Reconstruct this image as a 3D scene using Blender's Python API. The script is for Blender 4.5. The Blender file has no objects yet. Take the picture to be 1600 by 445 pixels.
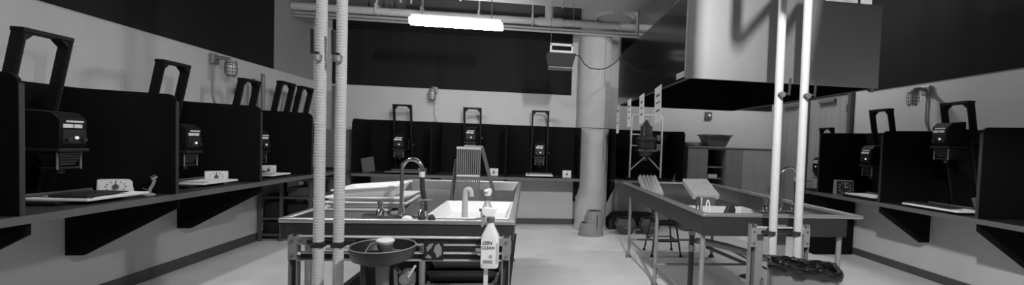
import bpy, bmesh, math, random
from mathutils import Vector, Matrix
random.seed(4)
C = bpy.context.scene.collection
PI = math.pi

# ---------------------------------------------------------------- camera
H = 1.5
yaw, pitch, roll, F, PX, PY = .1171, -.033, -.035, 650.0, 899.69, 247.83
cyw, syw = math.cos(yaw), math.sin(yaw); cp, sp = math.cos(pitch), math.sin(pitch)
fwd = Vector((syw*cp, cyw*cp, sp)); rt = Vector((cyw, -syw, 0)); up = rt.cross(fwd)
cr, sr = math.cos(roll), math.sin(roll)
R_ = rt*cr - up*sr; U_ = rt*sr + up*cr
cam = bpy.data.cameras.new('camera'); co = bpy.data.objects.new('camera', cam); C.objects.link(co)
m = Matrix((R_, U_, -fwd)).transposed().to_4x4(); m.translation = (0, 0, H)
co.matrix_world = m
cam.sensor_width = 36; cam.lens = 36*F/1600
cam.shift_x = -(PX-800)/1600; cam.shift_y = (PY-222.5)/1600
cam.clip_start = .05
bpy.context.scene.camera = co

# ---------------------------------------------------------------- materials (the photograph is black and white)
def lin(s):
    s /= 255.0
    return s/12.92 if s <= .04045 else ((s+.055)/1.055)**2.4
def mat(name, g, rough=.6, metal=0, var=0., scale=8., bump=0., bscale=60., emit=0, stretch=None, spec=.5):
    mt = bpy.data.materials.new(name); mt.use_nodes = True
    nt = mt.node_tree; b = nt.nodes['Principled BSDF']; v = lin(g)
    b.inputs['Base Color'].default_value = (v, v, v, 1)
    b.inputs['Roughness'].default_value = rough; b.inputs['Metallic'].default_value = metal
    b.inputs['Specular IOR Level'].default_value = spec
    tc = nt.nodes.new('ShaderNodeTexCoord')
    if var:
        n = nt.nodes.new('ShaderNodeTexNoise'); n.inputs['Scale'].default_value = scale; n.inputs['Detail'].default_value = 6
        vec = tc.outputs['Object']
        if stretch:
            mp = nt.nodes.new('ShaderNodeMapping'); mp.inputs['Scale'].default_value = stretch
            nt.links.new(vec, mp.inputs['Vector']); vec = mp.outputs['Vector']
        nt.links.new(vec, n.inputs['Vector'])
        r = nt.nodes.new('ShaderNodeValToRGB')
        lo, hi = v*max(0, 1-var), min(1, v*(1+var))
        r.color_ramp.elements[0].position = .3; r.color_ramp.elements[1].position = .7
        r.color_ramp.elements[0].color = (lo, lo, lo, 1); r.color_ramp.elements[1].color = (hi, hi, hi, 1)
        nt.links.new(n.outputs['Fac'], r.inputs['Fac']); nt.links.new(r.outputs['Color'], b.inputs['Base Color'])
    if bump:
        n2 = nt.nodes.new('ShaderNodeTexNoise'); n2.inputs['Scale'].default_value = bscale; n2.inputs['Detail'].default_value = 3
        nt.links.new(tc.outputs['Object'], n2.inputs['Vector'])
        bp = nt.nodes.new('ShaderNodeBump'); bp.inputs['Strength'].default_value = bump; bp.inputs['Distance'].default_value = .01
        nt.links.new(n2.outputs['Fac'], bp.inputs['Height']); nt.links.new(bp.outputs['Normal'], b.inputs['Normal'])
    if emit:
        b.inputs['Emission Color'].default_value = (1, 1, 1, 1); b.inputs['Emission Strength'].default_value = emit
    return mt
M = {}
M['wall'] = mat('wall_paint', 188, .85, var=.04, scale=3, bump=.1, bscale=120)
M['upper'] = mat('upper_wall_paint', 150, .9, var=.05, scale=2)
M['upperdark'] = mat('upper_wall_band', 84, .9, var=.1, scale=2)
M['upperside'] = mat('upper_side_dark', 128, .9, var=.06, scale=2)
M['ceil'] = mat('ceiling_concrete', 62, .9, var=.12, scale=4)
M['floor'] = mat('floor_vinyl', 218, .55, var=.10, scale=2.2, bump=.05, bscale=30)
M['base'] = mat('baseboard_rubber', 62, .6, var=.1)
M['column'] = mat('column_paint', 172, .8, var=.07, scale=5, bump=.15, bscale=40)
M['columnlow'] = mat('column_paint_lower', 165, .8, var=.07, scale=5, bump=.15, bscale=40)
M['blackboard'] = mat('black_cloth_board', 26, .95, var=.15, scale=6, stretch=(1, 1, .05), spec=.1)
M['booth'] = mat('black_booth_paint', 13, .8, var=.15, scale=5, spec=.06)
M['boothedge'] = mat('booth_edge_band', 46, .6, spec=.2)
M['counter'] = mat('counter_laminate', 34, .5, var=.12, scale=4, spec=.25)
M['counteredge'] = mat('counter_edge', 84, .5, spec=.3)
M['enl'] = mat('enlarger_enamel', 11, .6, spec=.15)
M['enl2'] = mat('enlarger_gray', 30, .5, spec=.2)
M['rack'] = mat('toothed_column_metal', 120, .5, metal=.3)
M['steel'] = mat('sink_steel', 104, .34, metal=.85, var=.10, scale=6, stretch=(1, 1, 6))
M['steelrim'] = mat('sink_rim_steel', 190, .36, metal=.9)
M['apronfront'] = mat('apron_front_shaded', 30, .55, metal=.3, var=.12, scale=5, stretch=(.6, .6, 8))  # colour darkened to offset the flood light on the apron front
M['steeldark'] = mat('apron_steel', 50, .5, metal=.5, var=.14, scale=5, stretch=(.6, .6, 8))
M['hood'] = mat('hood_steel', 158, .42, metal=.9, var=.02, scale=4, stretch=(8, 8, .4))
M['hooddark'] = mat('hood_shade_steel', 54, .14, metal=.85, var=.06, scale=5)  # dark reflections on the hood sides put into the steel's colour
M['hoodin'] = mat('hood_interior', 14, .9, spec=.1)
M['insul'] = mat('pipe_insulation', 188, .8, var=.05, scale=20)
M['pipewhite'] = mat('white_painted_pipe', 166, .5, var=.05, scale=25, bump=.05)
M['chrome'] = mat('chrome', 190, .12, metal=1)
M['galv'] = mat('galvanised_steel', 138, .45, metal=.5, var=.12, scale=30)
M['channelback'] = mat('channel_shade_steel', 48, .6, metal=.3)  # shade inside the open channel put into the back plate's colour
M['railsteel'] = mat('rail_lit_steel', 190, .4, metal=.4, var=.1, scale=20)  # light on the rail edges put into a paler steel
M['galvdark'] = mat('dull_channel_steel', 88, .5, metal=.4, var=.1, scale=20)
M['black'] = mat('black_plastic', 20, .5)
M['rubber'] = mat('black_rubber', 16, .7)
M['bag'] = mat('bin_liner', 5, .25, bump=1.0, bscale=26, spec=.35)
M['bin'] = mat('grey_bin_plastic', 92, .55, var=.05)
M['white'] = mat('white_plastic', 232, .4, var=.03)
M['offwhite'] = mat('offwhite_plastic', 205, .45, var=.04)
M['grey'] = mat('grey_plastic', 130, .5, var=.06)
M['dgrey'] = mat('dark_grey_plastic', 72, .55, var=.08)
M['mgrey'] = mat('mid_grey_paint', 96, .6, var=.08)
M['paper'] = mat('paper', 225, .8)
M['paperg'] = mat('grey_paper', 170, .8)
M['ink'] = mat('ink', 25, .8)
M['labelw'] = mat('label_silver_glow', 205, .4, emit=.06)  # silver label with a faint added glow
M['dot'] = mat('indicator_dot', 240, .4, emit=.5)
M['dial'] = mat('timer_face', 222, .5)
M['dialdark'] = mat('timer_dark_face', 22, .5)
M['cab'] = mat('cabinet_laminate', 104, .55, var=.10, scale=3, stretch=(6, 6, .5))
M['cablight'] = mat('cabinet_light_laminate', 138, .55, var=.08, scale=3, stretch=(6, 6, .5))
M['door'] = mat('door_wood', 142, .5, var=.14, scale=4, stretch=(5, 5, .35))
M['doorframe'] = mat('door_frame_paint', 70, .5)
M['glass'] = mat('lamp_glass', 200, .2)
M['tube'] = mat('fluorescent_lens', 250, .4, emit=62)
M['tubeside'] = mat('fixture_enamel', 200, .5)
M['greypaint'] = mat('painted_pipe', 150, .6, var=.06, scale=10)
M['pipeceil'] = mat('ceiling_pipe_paint', 185, .6, var=.05, scale=10)
M['duct'] = mat('duct_paint', 165, .6, var=.06, scale=3)
M['clear'] = mat('clear_bottle_plastic', 165, .3)
M['bottle'] = mat('translucent_bottle', 215, .35, var=.03)
M['bowl'] = mat('eyewash_bowl', 20, .35, var=.1)
M['tubebody'] = mat('lamphouse_enamel', 50, .4)
M['stool'] = mat('stool_enamel', 34, .5)
M['kick'] = mat('step_stool_plastic', 120, .55, var=.05)
M['ribbed'] = mat('ribbed_plastic', 196, .5, var=.05)
M['ribbedg'] = mat('ribbed_grey_plastic', 168, .5, var=.05)

# ---------------------------------------------------------------- mesh helpers
class B:
    def __init__(s): s.bm = bmesh.new()
    def box(s, x0, x1, y0, y1, z0, z1, mtx=None):
        vs = [s.bm.verts.new(v) for v in ((x0,y0,z0),(x1,y0,z0),(x1,y1,z0),(x0,y1,z0),(x0,y0,z1),(x1,y0,z1),(x1,y1,z1),(x0,y1,z1))]
        for f in ((3,2,1,0),(4,5,6,7),(0,1,5,4),(1,2,6,5),(2,3,7,6),(3,0,4,7)): s.bm.faces.new([vs[i] for i in f])
        if mtx:
            for v in vs: v.co = mtx @ v.co
        return s
    def hexa(s, bot, top):
        vs = [s.bm.verts.new(v) for v in list(bot)+list(top)]
        for f in ((3,2,1,0),(4,5,6,7),(0,1,5,4),(1,2,6,5),(2,3,7,6),(3,0,4,7)): s.bm.faces.new([vs[i] for i in f])
        return s
    def bar(s, p, q, w, d, upv=(0,0,1)):
        p, q = Vector(p), Vector(q); a = (q-p); L = a.length; a.normalize(); u = Vector(upv)
        if abs(a.dot(u)) > .98: u = Vector((0,1,0))
        x = a.cross(u).normalized(); y = x.cross(a).normalized()
        r = []
        for c in (p, q): r.append([c+x*(i*w/2)+y*(j*d/2) for i, j in ((-1,-1),(1,-1),(1,1),(-1,1))])
        return s.hexa(r[0], r[1])
    def cyl(s, p, q, r0, r1=None, n=20, caps=True):
        return s.tube([p, q], [r0, r1 if r1 is not None else r0], n, caps)
    def tube(s, pts, r, n=14, caps=True):
        pts = [Vector(p) for p in pts]; k = len(pts)
        rr = r if isinstance(r, (list, tuple)) else [r]*k
        rings = []; prev = None
        for i, p in enumerate(pts):
            d = (pts[min(i+1,k-1)] - pts[max(i-1,0)]).normalized()
            if prev is None:
                u = Vector((0,0,1)) if abs(d.z) < .9 else Vector((1,0,0))
                x = d.cross(u).normalized()
            else:
                x = (prev - d*prev.dot(d)).normalized()
            prev = x; y = d.cross(x)
            rings.append([s.bm.verts.new(p+(x*math.cos(t)+y*math.sin(t))*rr[i]) for t in [2*PI*j/n for j in range(n)]])
        for a, b in zip(rings, rings[1:]):
            for j in range(n): s.bm.faces.new((a[j], a[(j+1)%n], b[(j+1)%n], b[j]))
        if caps:
            s.bm.faces.new(rings[0][::-1]); s.bm.faces.new(rings[-1])
        return s
    def lathe(s, prof, c=(0,0,0), n=32, sx=1, sy=1):
        rings = []
        for r, z in prof:
            if r < 1e-5: rings.append([s.bm.verts.new((c[0], c[1], c[2]+z))])
            else: rings.append([s.bm.verts.new((c[0]+sx*r*math.cos(2*PI*j/n), c[1]+sy*r*math.sin(2*PI*j/n), c[2]+z)) for j in range(n)])
        for a, b in zip(rings, rings[1:]):
            for j in range(n):
                k = (j+1) % n
                if len(a) == 1 and len(b) == 1: continue
                if len(a) == 1: s.bm.faces.new((a[0], b[k], b[j]))
                elif len(b) == 1: s.bm.faces.new((a[j], a[k], b[0]))
                else: s.bm.faces.new((a[j], a[k], b[k], b[j]))
        return s
    def prism(s, poly, axis, a, b):
        def P(u, v, t): return {'x': (t,u,v), 'y': (u,t,v), 'z': (u,v,t)}[axis]
        A = [s.bm.verts.new(P(u,v,a)) for u, v in poly]; Bv = [s.bm.verts.new(P(u,v,b)) for u, v in poly]
        n = len(poly)
        s.bm.faces.new(A[::-1]); s.bm.faces.new(Bv)
        for i in range(n): s.bm.faces.new((A[i], A[(i+1)%n], Bv[(i+1)%n], Bv[i]))
        return s
    def quad(s, a, b, c, d):
        s.bm.faces.new([s.bm.verts.new(v) for v in (a,b,c,d)]); return s
    def xf(s, mtx):
        for v in s.bm.verts: v.co = mtx @ v.co
        return s
    def obj(s, name, mt, parent=None, bev=0, smooth=False, seg=2):
        bmesh.ops.recalc_face_normals(s.bm, faces=s.bm.faces)
        me = bpy.data.meshes.new(name); s.bm.to_mesh(me); s.bm.free()
        o = bpy.data.objects.new(name, me); C.objects.link(o)
        for q in (mt if isinstance(mt, (list, tuple)) else [mt]): me.materials.append(q)
        if smooth:
            for p in me.polygons: p.use_smooth = True
            try: me.set_sharp_from_angle(angle=math.radians(38))
            except Exception: pass
        if bev:
            md = o.modifiers.new('bevel', 'BEVEL'); md.width = bev; md.segments = seg; md.limit_method = 'ANGLE'
        if parent is not None: o.parent = parent
        return o
def bx(*a): return B().box(*a)
def tag(o, label=None, cat=None, group=None, kind=None):
    if label: o['label'] = label
    if cat: o['category'] = cat
    if group: o['group'] = group
    if kind: o['kind'] = kind
    return o
def thing(name, label, cat, loc=(0,0,0), rz=0, group=None, rx=0, ry=0):
    o = bpy.data.objects.new(name, None); C.objects.link(o); o.empty_display_size = .05
    o.location = loc; o.rotation_euler = (rx, ry, rz)
    return tag(o, label, cat, group)
def struct(name, b, mt, parent=None, **k):
    o = b.obj(name, mt, parent, **k)
    if parent is None: o['kind'] = 'structure'
    return o
def copy_tree(o, parent=None):
    c = o.copy(); C.objects.link(c)
    if parent is not None: c.parent = parent
    for ch in list(o.children): copy_tree(ch, c)
    return c
def dup(o, label, loc, rz=None, scale=None):
    c = copy_tree(o); c['label'] = label; c.location = loc
    if rz is not None: c.rotation_euler = (c.rotation_euler[0], c.rotation_euler[1], rz)
    if scale: c.scale = (scale,)*3
    return c
def text(name, body, size, mt, parent, mtx, ext=.0008, shear=0):
    cu = bpy.data.curves.new(name, 'FONT'); cu.body = body; cu.size = size; cu.extrude = ext; cu.shear = shear; cu.offset = size*.035
    cu.align_x = 'CENTER'; cu.align_y = 'CENTER'
    t = bpy.data.objects.new(name, cu); C.objects.link(t)
    dg = bpy.context.evaluated_depsgraph_get()
    me = bpy.data.meshes.new_from_object(t.evaluated_get(dg))
    bpy.data.objects.remove(t); me.transform(mtx); me.materials.clear(); me.materials.append(mt)
    o = bpy.data.objects.new(name, me); C.objects.link(o)
    if parent: o.parent = parent
    return o
def arc(c, r, a0, a1, n, plane='xz', dirv=None):
    out = []
    for i in range(n+1):
        t = a0+(a1-a0)*i/n; h = r*math.cos(t); v = r*math.sin(t)
        d = Vector(dirv) if dirv else Vector((1,0,0))
        out.append(Vector(c)+d*h+Vector((0,0,v)))
    return out
RX = Matrix.Rotation
T = Matrix.Translation

def rr(w, d, z, r=.03, n=5):
    o = []
    for cx, cy, a0 in ((w-r, d-r, 0), (-w+r, d-r, PI/2), (-w+r, -d+r, PI), (w-r, -d+r, 3*PI/2)):
        for k in range(n): a = a0+PI/2*k/(n-1); o.append((cx+r*math.cos(a), cy+r*math.sin(a), z))
    return o
def loft(rings, cap0=True, cap1=True):
    b = B(); R = [[b.bm.verts.new(v) for v in r] for r in rings]; n = len(R[0])
    for a, c in zip(R, R[1:]):
        for i in range(n): b.bm.faces.new((a[i], a[(i+1)%n], c[(i+1)%n], c[i]))
    if cap0: b.bm.faces.new(R[0][::-1])
    if cap1: b.bm.faces.new(R[-1])
    return b
# ---------------------------------------------------------------- setting
XL, XR, YB, YF, ZT = -3.734, 4.954, 7.77, -1.6, 4.1
struct('floor', bx(XL-.2, XR+.2, YF-.2, YB+.2, -.1, 0), M['floor'])
struct('ceiling', bx(XL-.2, XR+.2, YF-.2, YB+.2, ZT, ZT+.1), M['ceil'])
struct('wall_left', bx(XL-.15, XL, YF-.15, YB+.15, 0, ZT), M['wall'])
struct('wall_right', bx(XR, XR+.15, YF-.15, YB+.15, 0, ZT), M['wall'])
struct('wall_back', bx(XL, XR, YB, YB+.15, 0, ZT), M['wall'])
struct('wall_front', bx(XL, XR, YF-.15, YF, 0, ZT), M['upper'])
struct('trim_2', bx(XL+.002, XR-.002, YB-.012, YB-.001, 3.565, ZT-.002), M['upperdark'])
struct('wall_left_darker', bx(XL+.0005, XL+.004, 6.61, YB-.013, 2.46, ZT-.002), M['upperside'])  # thin sheet added to darken the upper left wall
struct('baseboard_left', bx(XL, XL+.012, YF, YB, 0, .116), M['base'])
struct('baseboard_right', bx(XR-.012, XR, YF, 5.85, 0, .1), M['base'])
struct('baseboard_back', bx(XL+.012, XR, YB-.012, YB, 0, .105), M['base'])
# the round concrete column, two-tone paint
colx, coly, colr = 1.17, 7.42, .285
cl = struct('column', B().cyl((colx, coly, 2.285), (colx, coly, ZT), colr, n=48), M['column'], smooth=True)
lo = B().lathe([(colr+.03, 0), (colr-.0, .10), (colr-.005, 2.285)], (colx, coly, 0), 48).obj('lower_column', M['columnlow'], cl, smooth=True)
# double doors in the right wall
for i, (y0, y1) in enumerate(((5.92, 6.80), (6.86, 7.70))):
    d = struct('door_%d' % (i+1), bx(XR-.045, XR-.003, y0, y1, .01, 2.44), M['door'], bev=.004)
    B().box(XR-.105, XR-.045, y0+.25, y0+.62, 2.335, 2.40).obj('door_closer', M['mgrey'], d, bev=.008)
    hb = B()
    for z in (.3, 1.2, 2.15): hb.cyl((XR-.06, y0+.012, z), (XR-.06, y0+.012, z+.12), .012, n=10)
    hb.obj('hinge', M['doorframe'], d)
    B().cyl((XR-.045, y1-.09, 1.02), (XR-.10, y1-.09, 1.02), .012, n=10).cyl((XR-.10, y1-.09, 1.02), (XR-.10, y1-.2, 1.02), .011, n=10).obj('door_handle', M['chrome'], d)
struct('trim_1', B().box(XR-.07, XR-.002, 5.855, 5.915, 0, 2.5).box(XR-.07, XR-.002, 6.805, 6.855, 0, 2.5).box(XR-.07, XR-.002, 7.705, 7.755, 0, 2.5).box(XR-.07, XR-.002, 5.855, 7.755, 2.445, 2.52), M['doorframe'])

# black boards on the upper walls
def board(label, *a):
    o = bx(*a).obj('blackout_board', M['blackboard'], bev=.004); tag(o, label, 'board')
board('large black blackout board high on the left wall, above the row of booths', XL+.001, XL+.02, .6, 6.6, 2.458, ZT-.02)
board('large black blackout board high on the right wall, right of the steel hood', XR-.02, XR-.001, .6, 5.62, 2.44, ZT-.02)
board('wide black blackout board on the back wall behind the lit fluorescent lamp', -3.42, .785, YB-.02, YB-.001, 2.421, 3.56)
board('black blackout board on the back wall right of the column, behind the steel hood', 1.70, 4.78, YB-.02, YB-.001, 2.30, 3.60)

# ---------------------------------------------------------------- counters, back panels and partitions
ZL, ZR, ZB = .981, .937, .925
XLc, XRc, YBc = -2.85, 4.22, 6.98
def counter(label, box_, edge):
    t = thing('worktop', label, 'worktop')
    bx(*box_).obj('top_board', M['counter'], t, bev=.003)
    bx(*edge).obj('front_edge', M['counteredge'], t)
counter('long black worktop along the left wall carrying the enlargers', (XL+.001, XLc-.004, .9, 7.12, ZL-.045, ZL), (XLc-.004, XLc, .9, 7.12, ZL-.047, ZL+.001))
counter('long black worktop along the right wall carrying the enlargers', (XRc+.004, XR-.001, .9, 5.83, ZR-.045, ZR), (XRc, XRc+.004, .9, 5.83, ZR-.047, ZR+.001))
counter('black worktop along the back wall left of the column', (-2.77, .905, YBc+.004, YB-.001, ZB-.04, ZB), (-2.77, .905, YBc, YBc+.004, ZB-.042, ZB+.001))
counter('short black worktop on the back wall right of the column, under the tube-framed enlarger', (1.505, 2.73, YBc+.004, YB-.001, ZB-.04, ZB), (1.505, 2.73, YBc, YBc+.004, ZB-.042, ZB+.001))
ZP = 1.80
def backpanel(label, *a):
    o = bx(*a).obj('back_panel', M['booth'], bev=.003); tag(o, label, 'panel')
wn = ['left wall', 'right wall', 'back wall']
LY = [1.65, 2.72, 3.78, 4.87, 5.95]; RY = [2.36, 3.44, 4.54, 5.61]; BX = [-2.76, -1.55, -.35, .89]
def nth(i): return ['nearest', 'second nearest', 'third', 'fourth', 'farthest'][i]
backpanel('black back panel along the left wall behind the row of enlargers', XL+.001, XL+.02, .9, 5.95, ZL, 1.83)
backpanel('black back panel along the right wall behind the enlargers', XR-.02, XR-.001, .9, 5.61, ZR, 1.82)
backpanel('black back panel on the back wall, left of the column', -2.76, .89, YB-.02, YB-.001, ZB, 1.825)
backpanel('black back panel behind the tube-framed enlarger, right of the column', 1.50, 2.73, YB-.02, YB-.001, ZB, 1.82)
def partition(label, org, depth, zc, ang, bracket=True, ztop=ZP, bo=0):
    # local: x from wall (0) to front (depth); y thickness
    t = thing('booth_partition', label, 'partition', org, ang, 'black booth partitions')
    r = .07; h = ztop
    poly = [(0, zc+.001), (depth, zc+.001), (depth, h-r)]
    for i in range(1, 7):
        a = i/6*PI/2; poly.append((depth-r+r*math.cos(a), h-r+r*math.sin(a)))
    poly += [(0, h+.02)]
    B().prism(poly, 'y', -.012, .012).obj('divider_board', M['booth'], t, bev=.004)
    B().box(depth-.001, depth+.004, -.013, .013, zc+.002, h-r+.01).obj('edge_band', M['boothedge'] if abs(ang) != PI/2 else M['booth'], t)
    if bracket:
        B().prism([(0, zc-.047), (0, .455), (.13, .455), (depth-.02, zc-.12), (depth-.02, zc-.047)], 'y', bo-.014, bo+.014).obj('support_bracket', M['booth'], t, bev=.003)
for i, y in enumerate(LY):
    partition(['black partition at the near end of the left row, cut by the photo edge', 'black partition at the left photo edge, before the first white timer', 'black partition on the left row between first and second timer', 'black partition on the left row in front of the small third timer', 'farthest black partition of the left row beside the pale wrapped pipes'][i], (XL+.021, y, 0), XLc-XL-.021-.01, ZL, 0, bracket=i < 4, bo=.05)
for i, y in enumerate(RY):
    partition(['nearest black partition on the right row, cut by the photo edge', 'black partition on the right row just right of the biggest enlarger', 'black partition on the right row left of the biggest enlarger', 'farthest black partition of the right row, beside the dark-faced clock'][i], (XR-.021, y, 0), XR-.021-XRc-.01, ZR, PI, bracket=i < 3)
for i, x in enumerate(BX):
    partition(['black partition at the left end of the back booths', 'black partition between first and second back booth', 'black partition between second and third back booth', 'black partition touching the left side of the round column'][i], (x, YB-.021, 0), YB-.021-YBc-.01, ZB, -PI/2)
partition('black partition touching the right side of the round column', (1.50, YB-.021, 0), YB-.021-YBc-.01, ZB, -PI/2)
partition('black partition at the right end of the tube-framed enlarger booth, beside the grey cabinet', (2.715, YB-.021, 0), YB-.021-YBc-.01, ZB, -PI/2, bracket=False)
# thin dark cable across the column at booth height
tag(B().tube([(.90, 7.06, 1.795), (1.17, 7.06, 1.80), (1.50, 7.06, 1.795)], .006, 8).obj('column_cable', M['black'], smooth=True), 'thin black cable crossing the round column at booth height', 'cable')

# ---------------------------------------------------------------- enlargers
def make_enlarger(label, loc, rz, head=.40, scale=1.0, ribbed=False, dot=True, group='black twin-column enlargers'):
    t = thing('photo_enlarger', label, 'enlarger', loc, rz, group)
    t.scale = (scale,)*3
    Ht = 1.165
    bx(-.30, .24, -.23, .23, 0, .024).obj('baseboard', M['enl'], t, bev=.004)
    xb, xt = -.27, -.05
    for s in (-1, 1):
        b = B()
        y0, y1 = (s*.155, s*.125)
        y0, y1 = min(y0, y1), max(y0, y1)
        b.hexa([(xb-.035,y0,.024),(xb+.035,y0,.024),(xb+.035,y1,.024),(xb-.035,y1,.024)], [(xt-.035,y0,Ht-.03),(xt+.035,y0,Ht-.03),(xt+.035,y1,Ht-.03),(xt-.035,y1,Ht-.03)])
        c = b.obj('column', M['enl'], t, bev=.003)
        # rack strip with teeth up the front of the column
        rb = B()
        for k in range(58 if not ribbed else 70):
            f = (k+.5)/(58 if not ribbed else 70); z = .05+(Ht-.1)*f; x = xb+(xt-xb)*f+.036
            rb.box(x-.002, x+.006, y0+.008, y1-.008, z, z+.008)
        rb.obj('rack_teeth', M['rack'] if ribbed else M['enl2'], c)
    B().prism([(-.155, Ht-.03), (.155, Ht-.03), (.155, Ht), (-.155, Ht)], 'x', xt-.04, xt+.04).prism([(-.125, Ht-.03), (-.075, Ht-.03), (-.125, Ht-.08)], 'x', xt-.04, xt+.03).prism([(.125, Ht-.03), (.075, Ht-.03), (.125, Ht-.08)], 'x', xt-.04, xt+.03).obj('top_bracket', M['enl'], t, bev=.003)
    xc = xb+(xt-xb)*head/Ht
    bx(xc-.05, xc+.06, -.105, .105, head-.05, head+.17).obj('carriage', M['enl'], t, bev=.006)
    lh = B().prism([(xc+.06, head-.01), (.115, head-.01), (.13, head+.03), (.13, head+.19), (.08, head+.235), (xc+.06, head+.25)], 'y', -.09, .09).obj('lamphouse', M['enl'], t, bev=.006)
    bx(.13, .137, -.075, .075, head+.02, head+.115).obj('control_panel', M['enl2'], lh, bev=.002)
    B().box(.1305, .136, -.05, .06, head+.168, head+.180).box(.1305, .136, -.07, -.01, head+.130, head+.155).box(.1305, .136, .0, .05, head+.130, head+.155).obj('label_plate', M['labelw'], lh)
    if dot: B().cyl((.137, .01, head+.062), (.143, .01, head+.062), .011, n=14).obj('indicator_lamp', M['dot'], lh)
    for yy in (-.048, .055): B().cyl((.137, yy, head+.05), (.153, yy, head+.05), .015, n=14).obj('dial_knob', M['black'], lh)
    bx(xc+.05, .135, -.10, .10, head-.035, head-.012).obj('negative_stage', M['enl2'], t, bev=.003)
    be = B()
    for k in range(5):
        z = head-.05-.018*k; w = .075-.006*k
        be.box(.04-w, .04+w, -w, w, z-.006, z+.008)
        be.box(.04-w+.014, .04+w-.014, -w+.014, w-.014, z-.014, z+.012)
    be.obj('bellows', M['rubber'], t)
    lb = bx(-.025, .105, -.07, .07, head-.155, head-.143).obj('lens_board', M['enl2'], t, bev=.002)
    B().cyl((.04, 0, head-.143), (.04, 0, head-.19), .028, .024, n=18).obj('lens', M['black'], lb, smooth=True)
    for s in (-1, 1):
        B().cyl((.10, s*.075, head-.16), (.10, s*.075, head-.03), .006, n=10).obj('guide_rod', M['mgrey'], t, smooth=True)
    B().cyl((xc+.02, .122, head+.05), (xc+.02, .165, head+.05), .006, n=8).cyl((xc+.02, .158, head+.05), (xc+.02, .185, head+.05), .028, n=18).obj('focus_knob', M['black'], t, smooth=True)
    return t
ox = -.02
make_enlarger('largest black enlarger on the left worktop, behind the first white timer', (-3.28, 3.30, ZL), 0, .385)
make_enlarger('black enlarger in the second left booth, just before the left cage lamp', (-3.28, 4.36, ZL), 0, .35)
make_enlarger('black enlarger in the left booth with the smallest timer, right of the left cage lamp', (-3.28, 5.44, ZL), 0, .33)
make_enlarger('black enlarger with pale toothed columns past the end of the left booths', (-3.34, 6.33, ZL), 0, .42, 1.08, True, group='toothed-column enlargers')
make_enlarger('black toothed-column enlarger in the far left corner behind the wrapped pipes', (-3.34, 6.84, ZL), 0, .42, 1.08, True, group='toothed-column enlargers')
make_enlarger('largest black enlarger on the right worktop with its head raised above the panel', (4.50, 3.97, ZR), PI, .70)
make_enlarger('black enlarger in the right booth beside the dark-faced clock', (4.50, 4.93, ZR), PI, .45)
make_enlarger('short black enlarger peeking over the farthest partition on the right', (4.46, 5.84-.0, ZR), PI, .38, .82)
make_enlarger('black enlarger in the leftmost booth on the back wall', (-2.15, 7.42, ZB), -PI/2, .42)
make_enlarger('black enlarger in the middle back booth, behind the slatted rack', (-.97, 7.42, ZB), -PI/2, .58)
make_enlarger('black enlarger in the back booth just left of the column', (.22, 7.42, ZB), -PI/2, .36)

# tube-framed enlarger right of the column
t = thing('tube_frame_enlarger', 'large enlarger with pale tubular frame in the booth right of the column', 'enlarger', (2.13, 7.40, ZB+.001))
bx(-.40, .42, -.28, .24, 0, .03).obj('baseboard', M['enl'], t, bev=.004)
def rounded_frame(y):
    p = [(-.295, y, .03), (-.285, y, 1.10)]
    p += [(-.285+.05*(1-math.cos(a)), y, 1.10+.05*math.sin(a)) for a in (PI/8, PI/4, 3*PI/8, PI/2)]
    p += [(.275-.05*(1-math.sin(a)) , y, 1.10+.05*math.cos(a)) for a in (0, PI/8, PI/4, 3*PI/8, PI/2)]
    p += [(.285, y, .03)]
    return p
B().tube(rounded_frame(-.10), .017, 12).obj('tubular_frame', M['white'], t, smooth=True)
for p_, q_, r_ in (((-.285,-.10,.16),(-.02,-.10,.40),.011),((.28,-.10,.16),(.04,-.10,.40),.011),((-.285,-.10,.80),(-.10,-.08,.80),.012),((-.285,-.10,.60),(-.10,-.08,.60),.012),((.28,-.10,.62),(.10,-.08,.62),.012)):
    B().cyl(p_, q_, r_, n=10).obj('brace', M['offwhite'], t, smooth=True)
B().lathe([(0, 1.07), (.03, 1.065), (.035, 1.03), (.055, 1.025), (.055, 1.0), (.08, .97), (.105, .955), (.11, .84), (.12, .80), (.12, .76), (.19, .74), (.19, .70), (.17, .68), (.17, .56), (.15, .54), (0, .54)], (0, -.06, 0), 32).obj('lamphouse', M['tubebody'], t, smooth=True)
bx(-.17, .17, -.20, .10, .50, .54).obj('negative_stage', M['mgrey'], t, bev=.004)
B().lathe([(.13, .50), (.10, .42), (.055, .40), (.055, .34), (.03, .33), (0, .33)], (0, -.06, 0), 24).obj('lens_cone', M['dgrey'], t, smooth=True)
bx(.17, .26, -.16, -.04, .52, .64).obj('control_box', M['mgrey'], t, bev=.006)
bx(.18, .26, -.15, -.04, .70, .80).obj('timer_box', M['mgrey'], t, bev=.006)
B().cyl((.05, -.08, 1.05), (.05, -.08, 1.36), .006, n=8).obj('cord', M['greypaint'], t)

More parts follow.
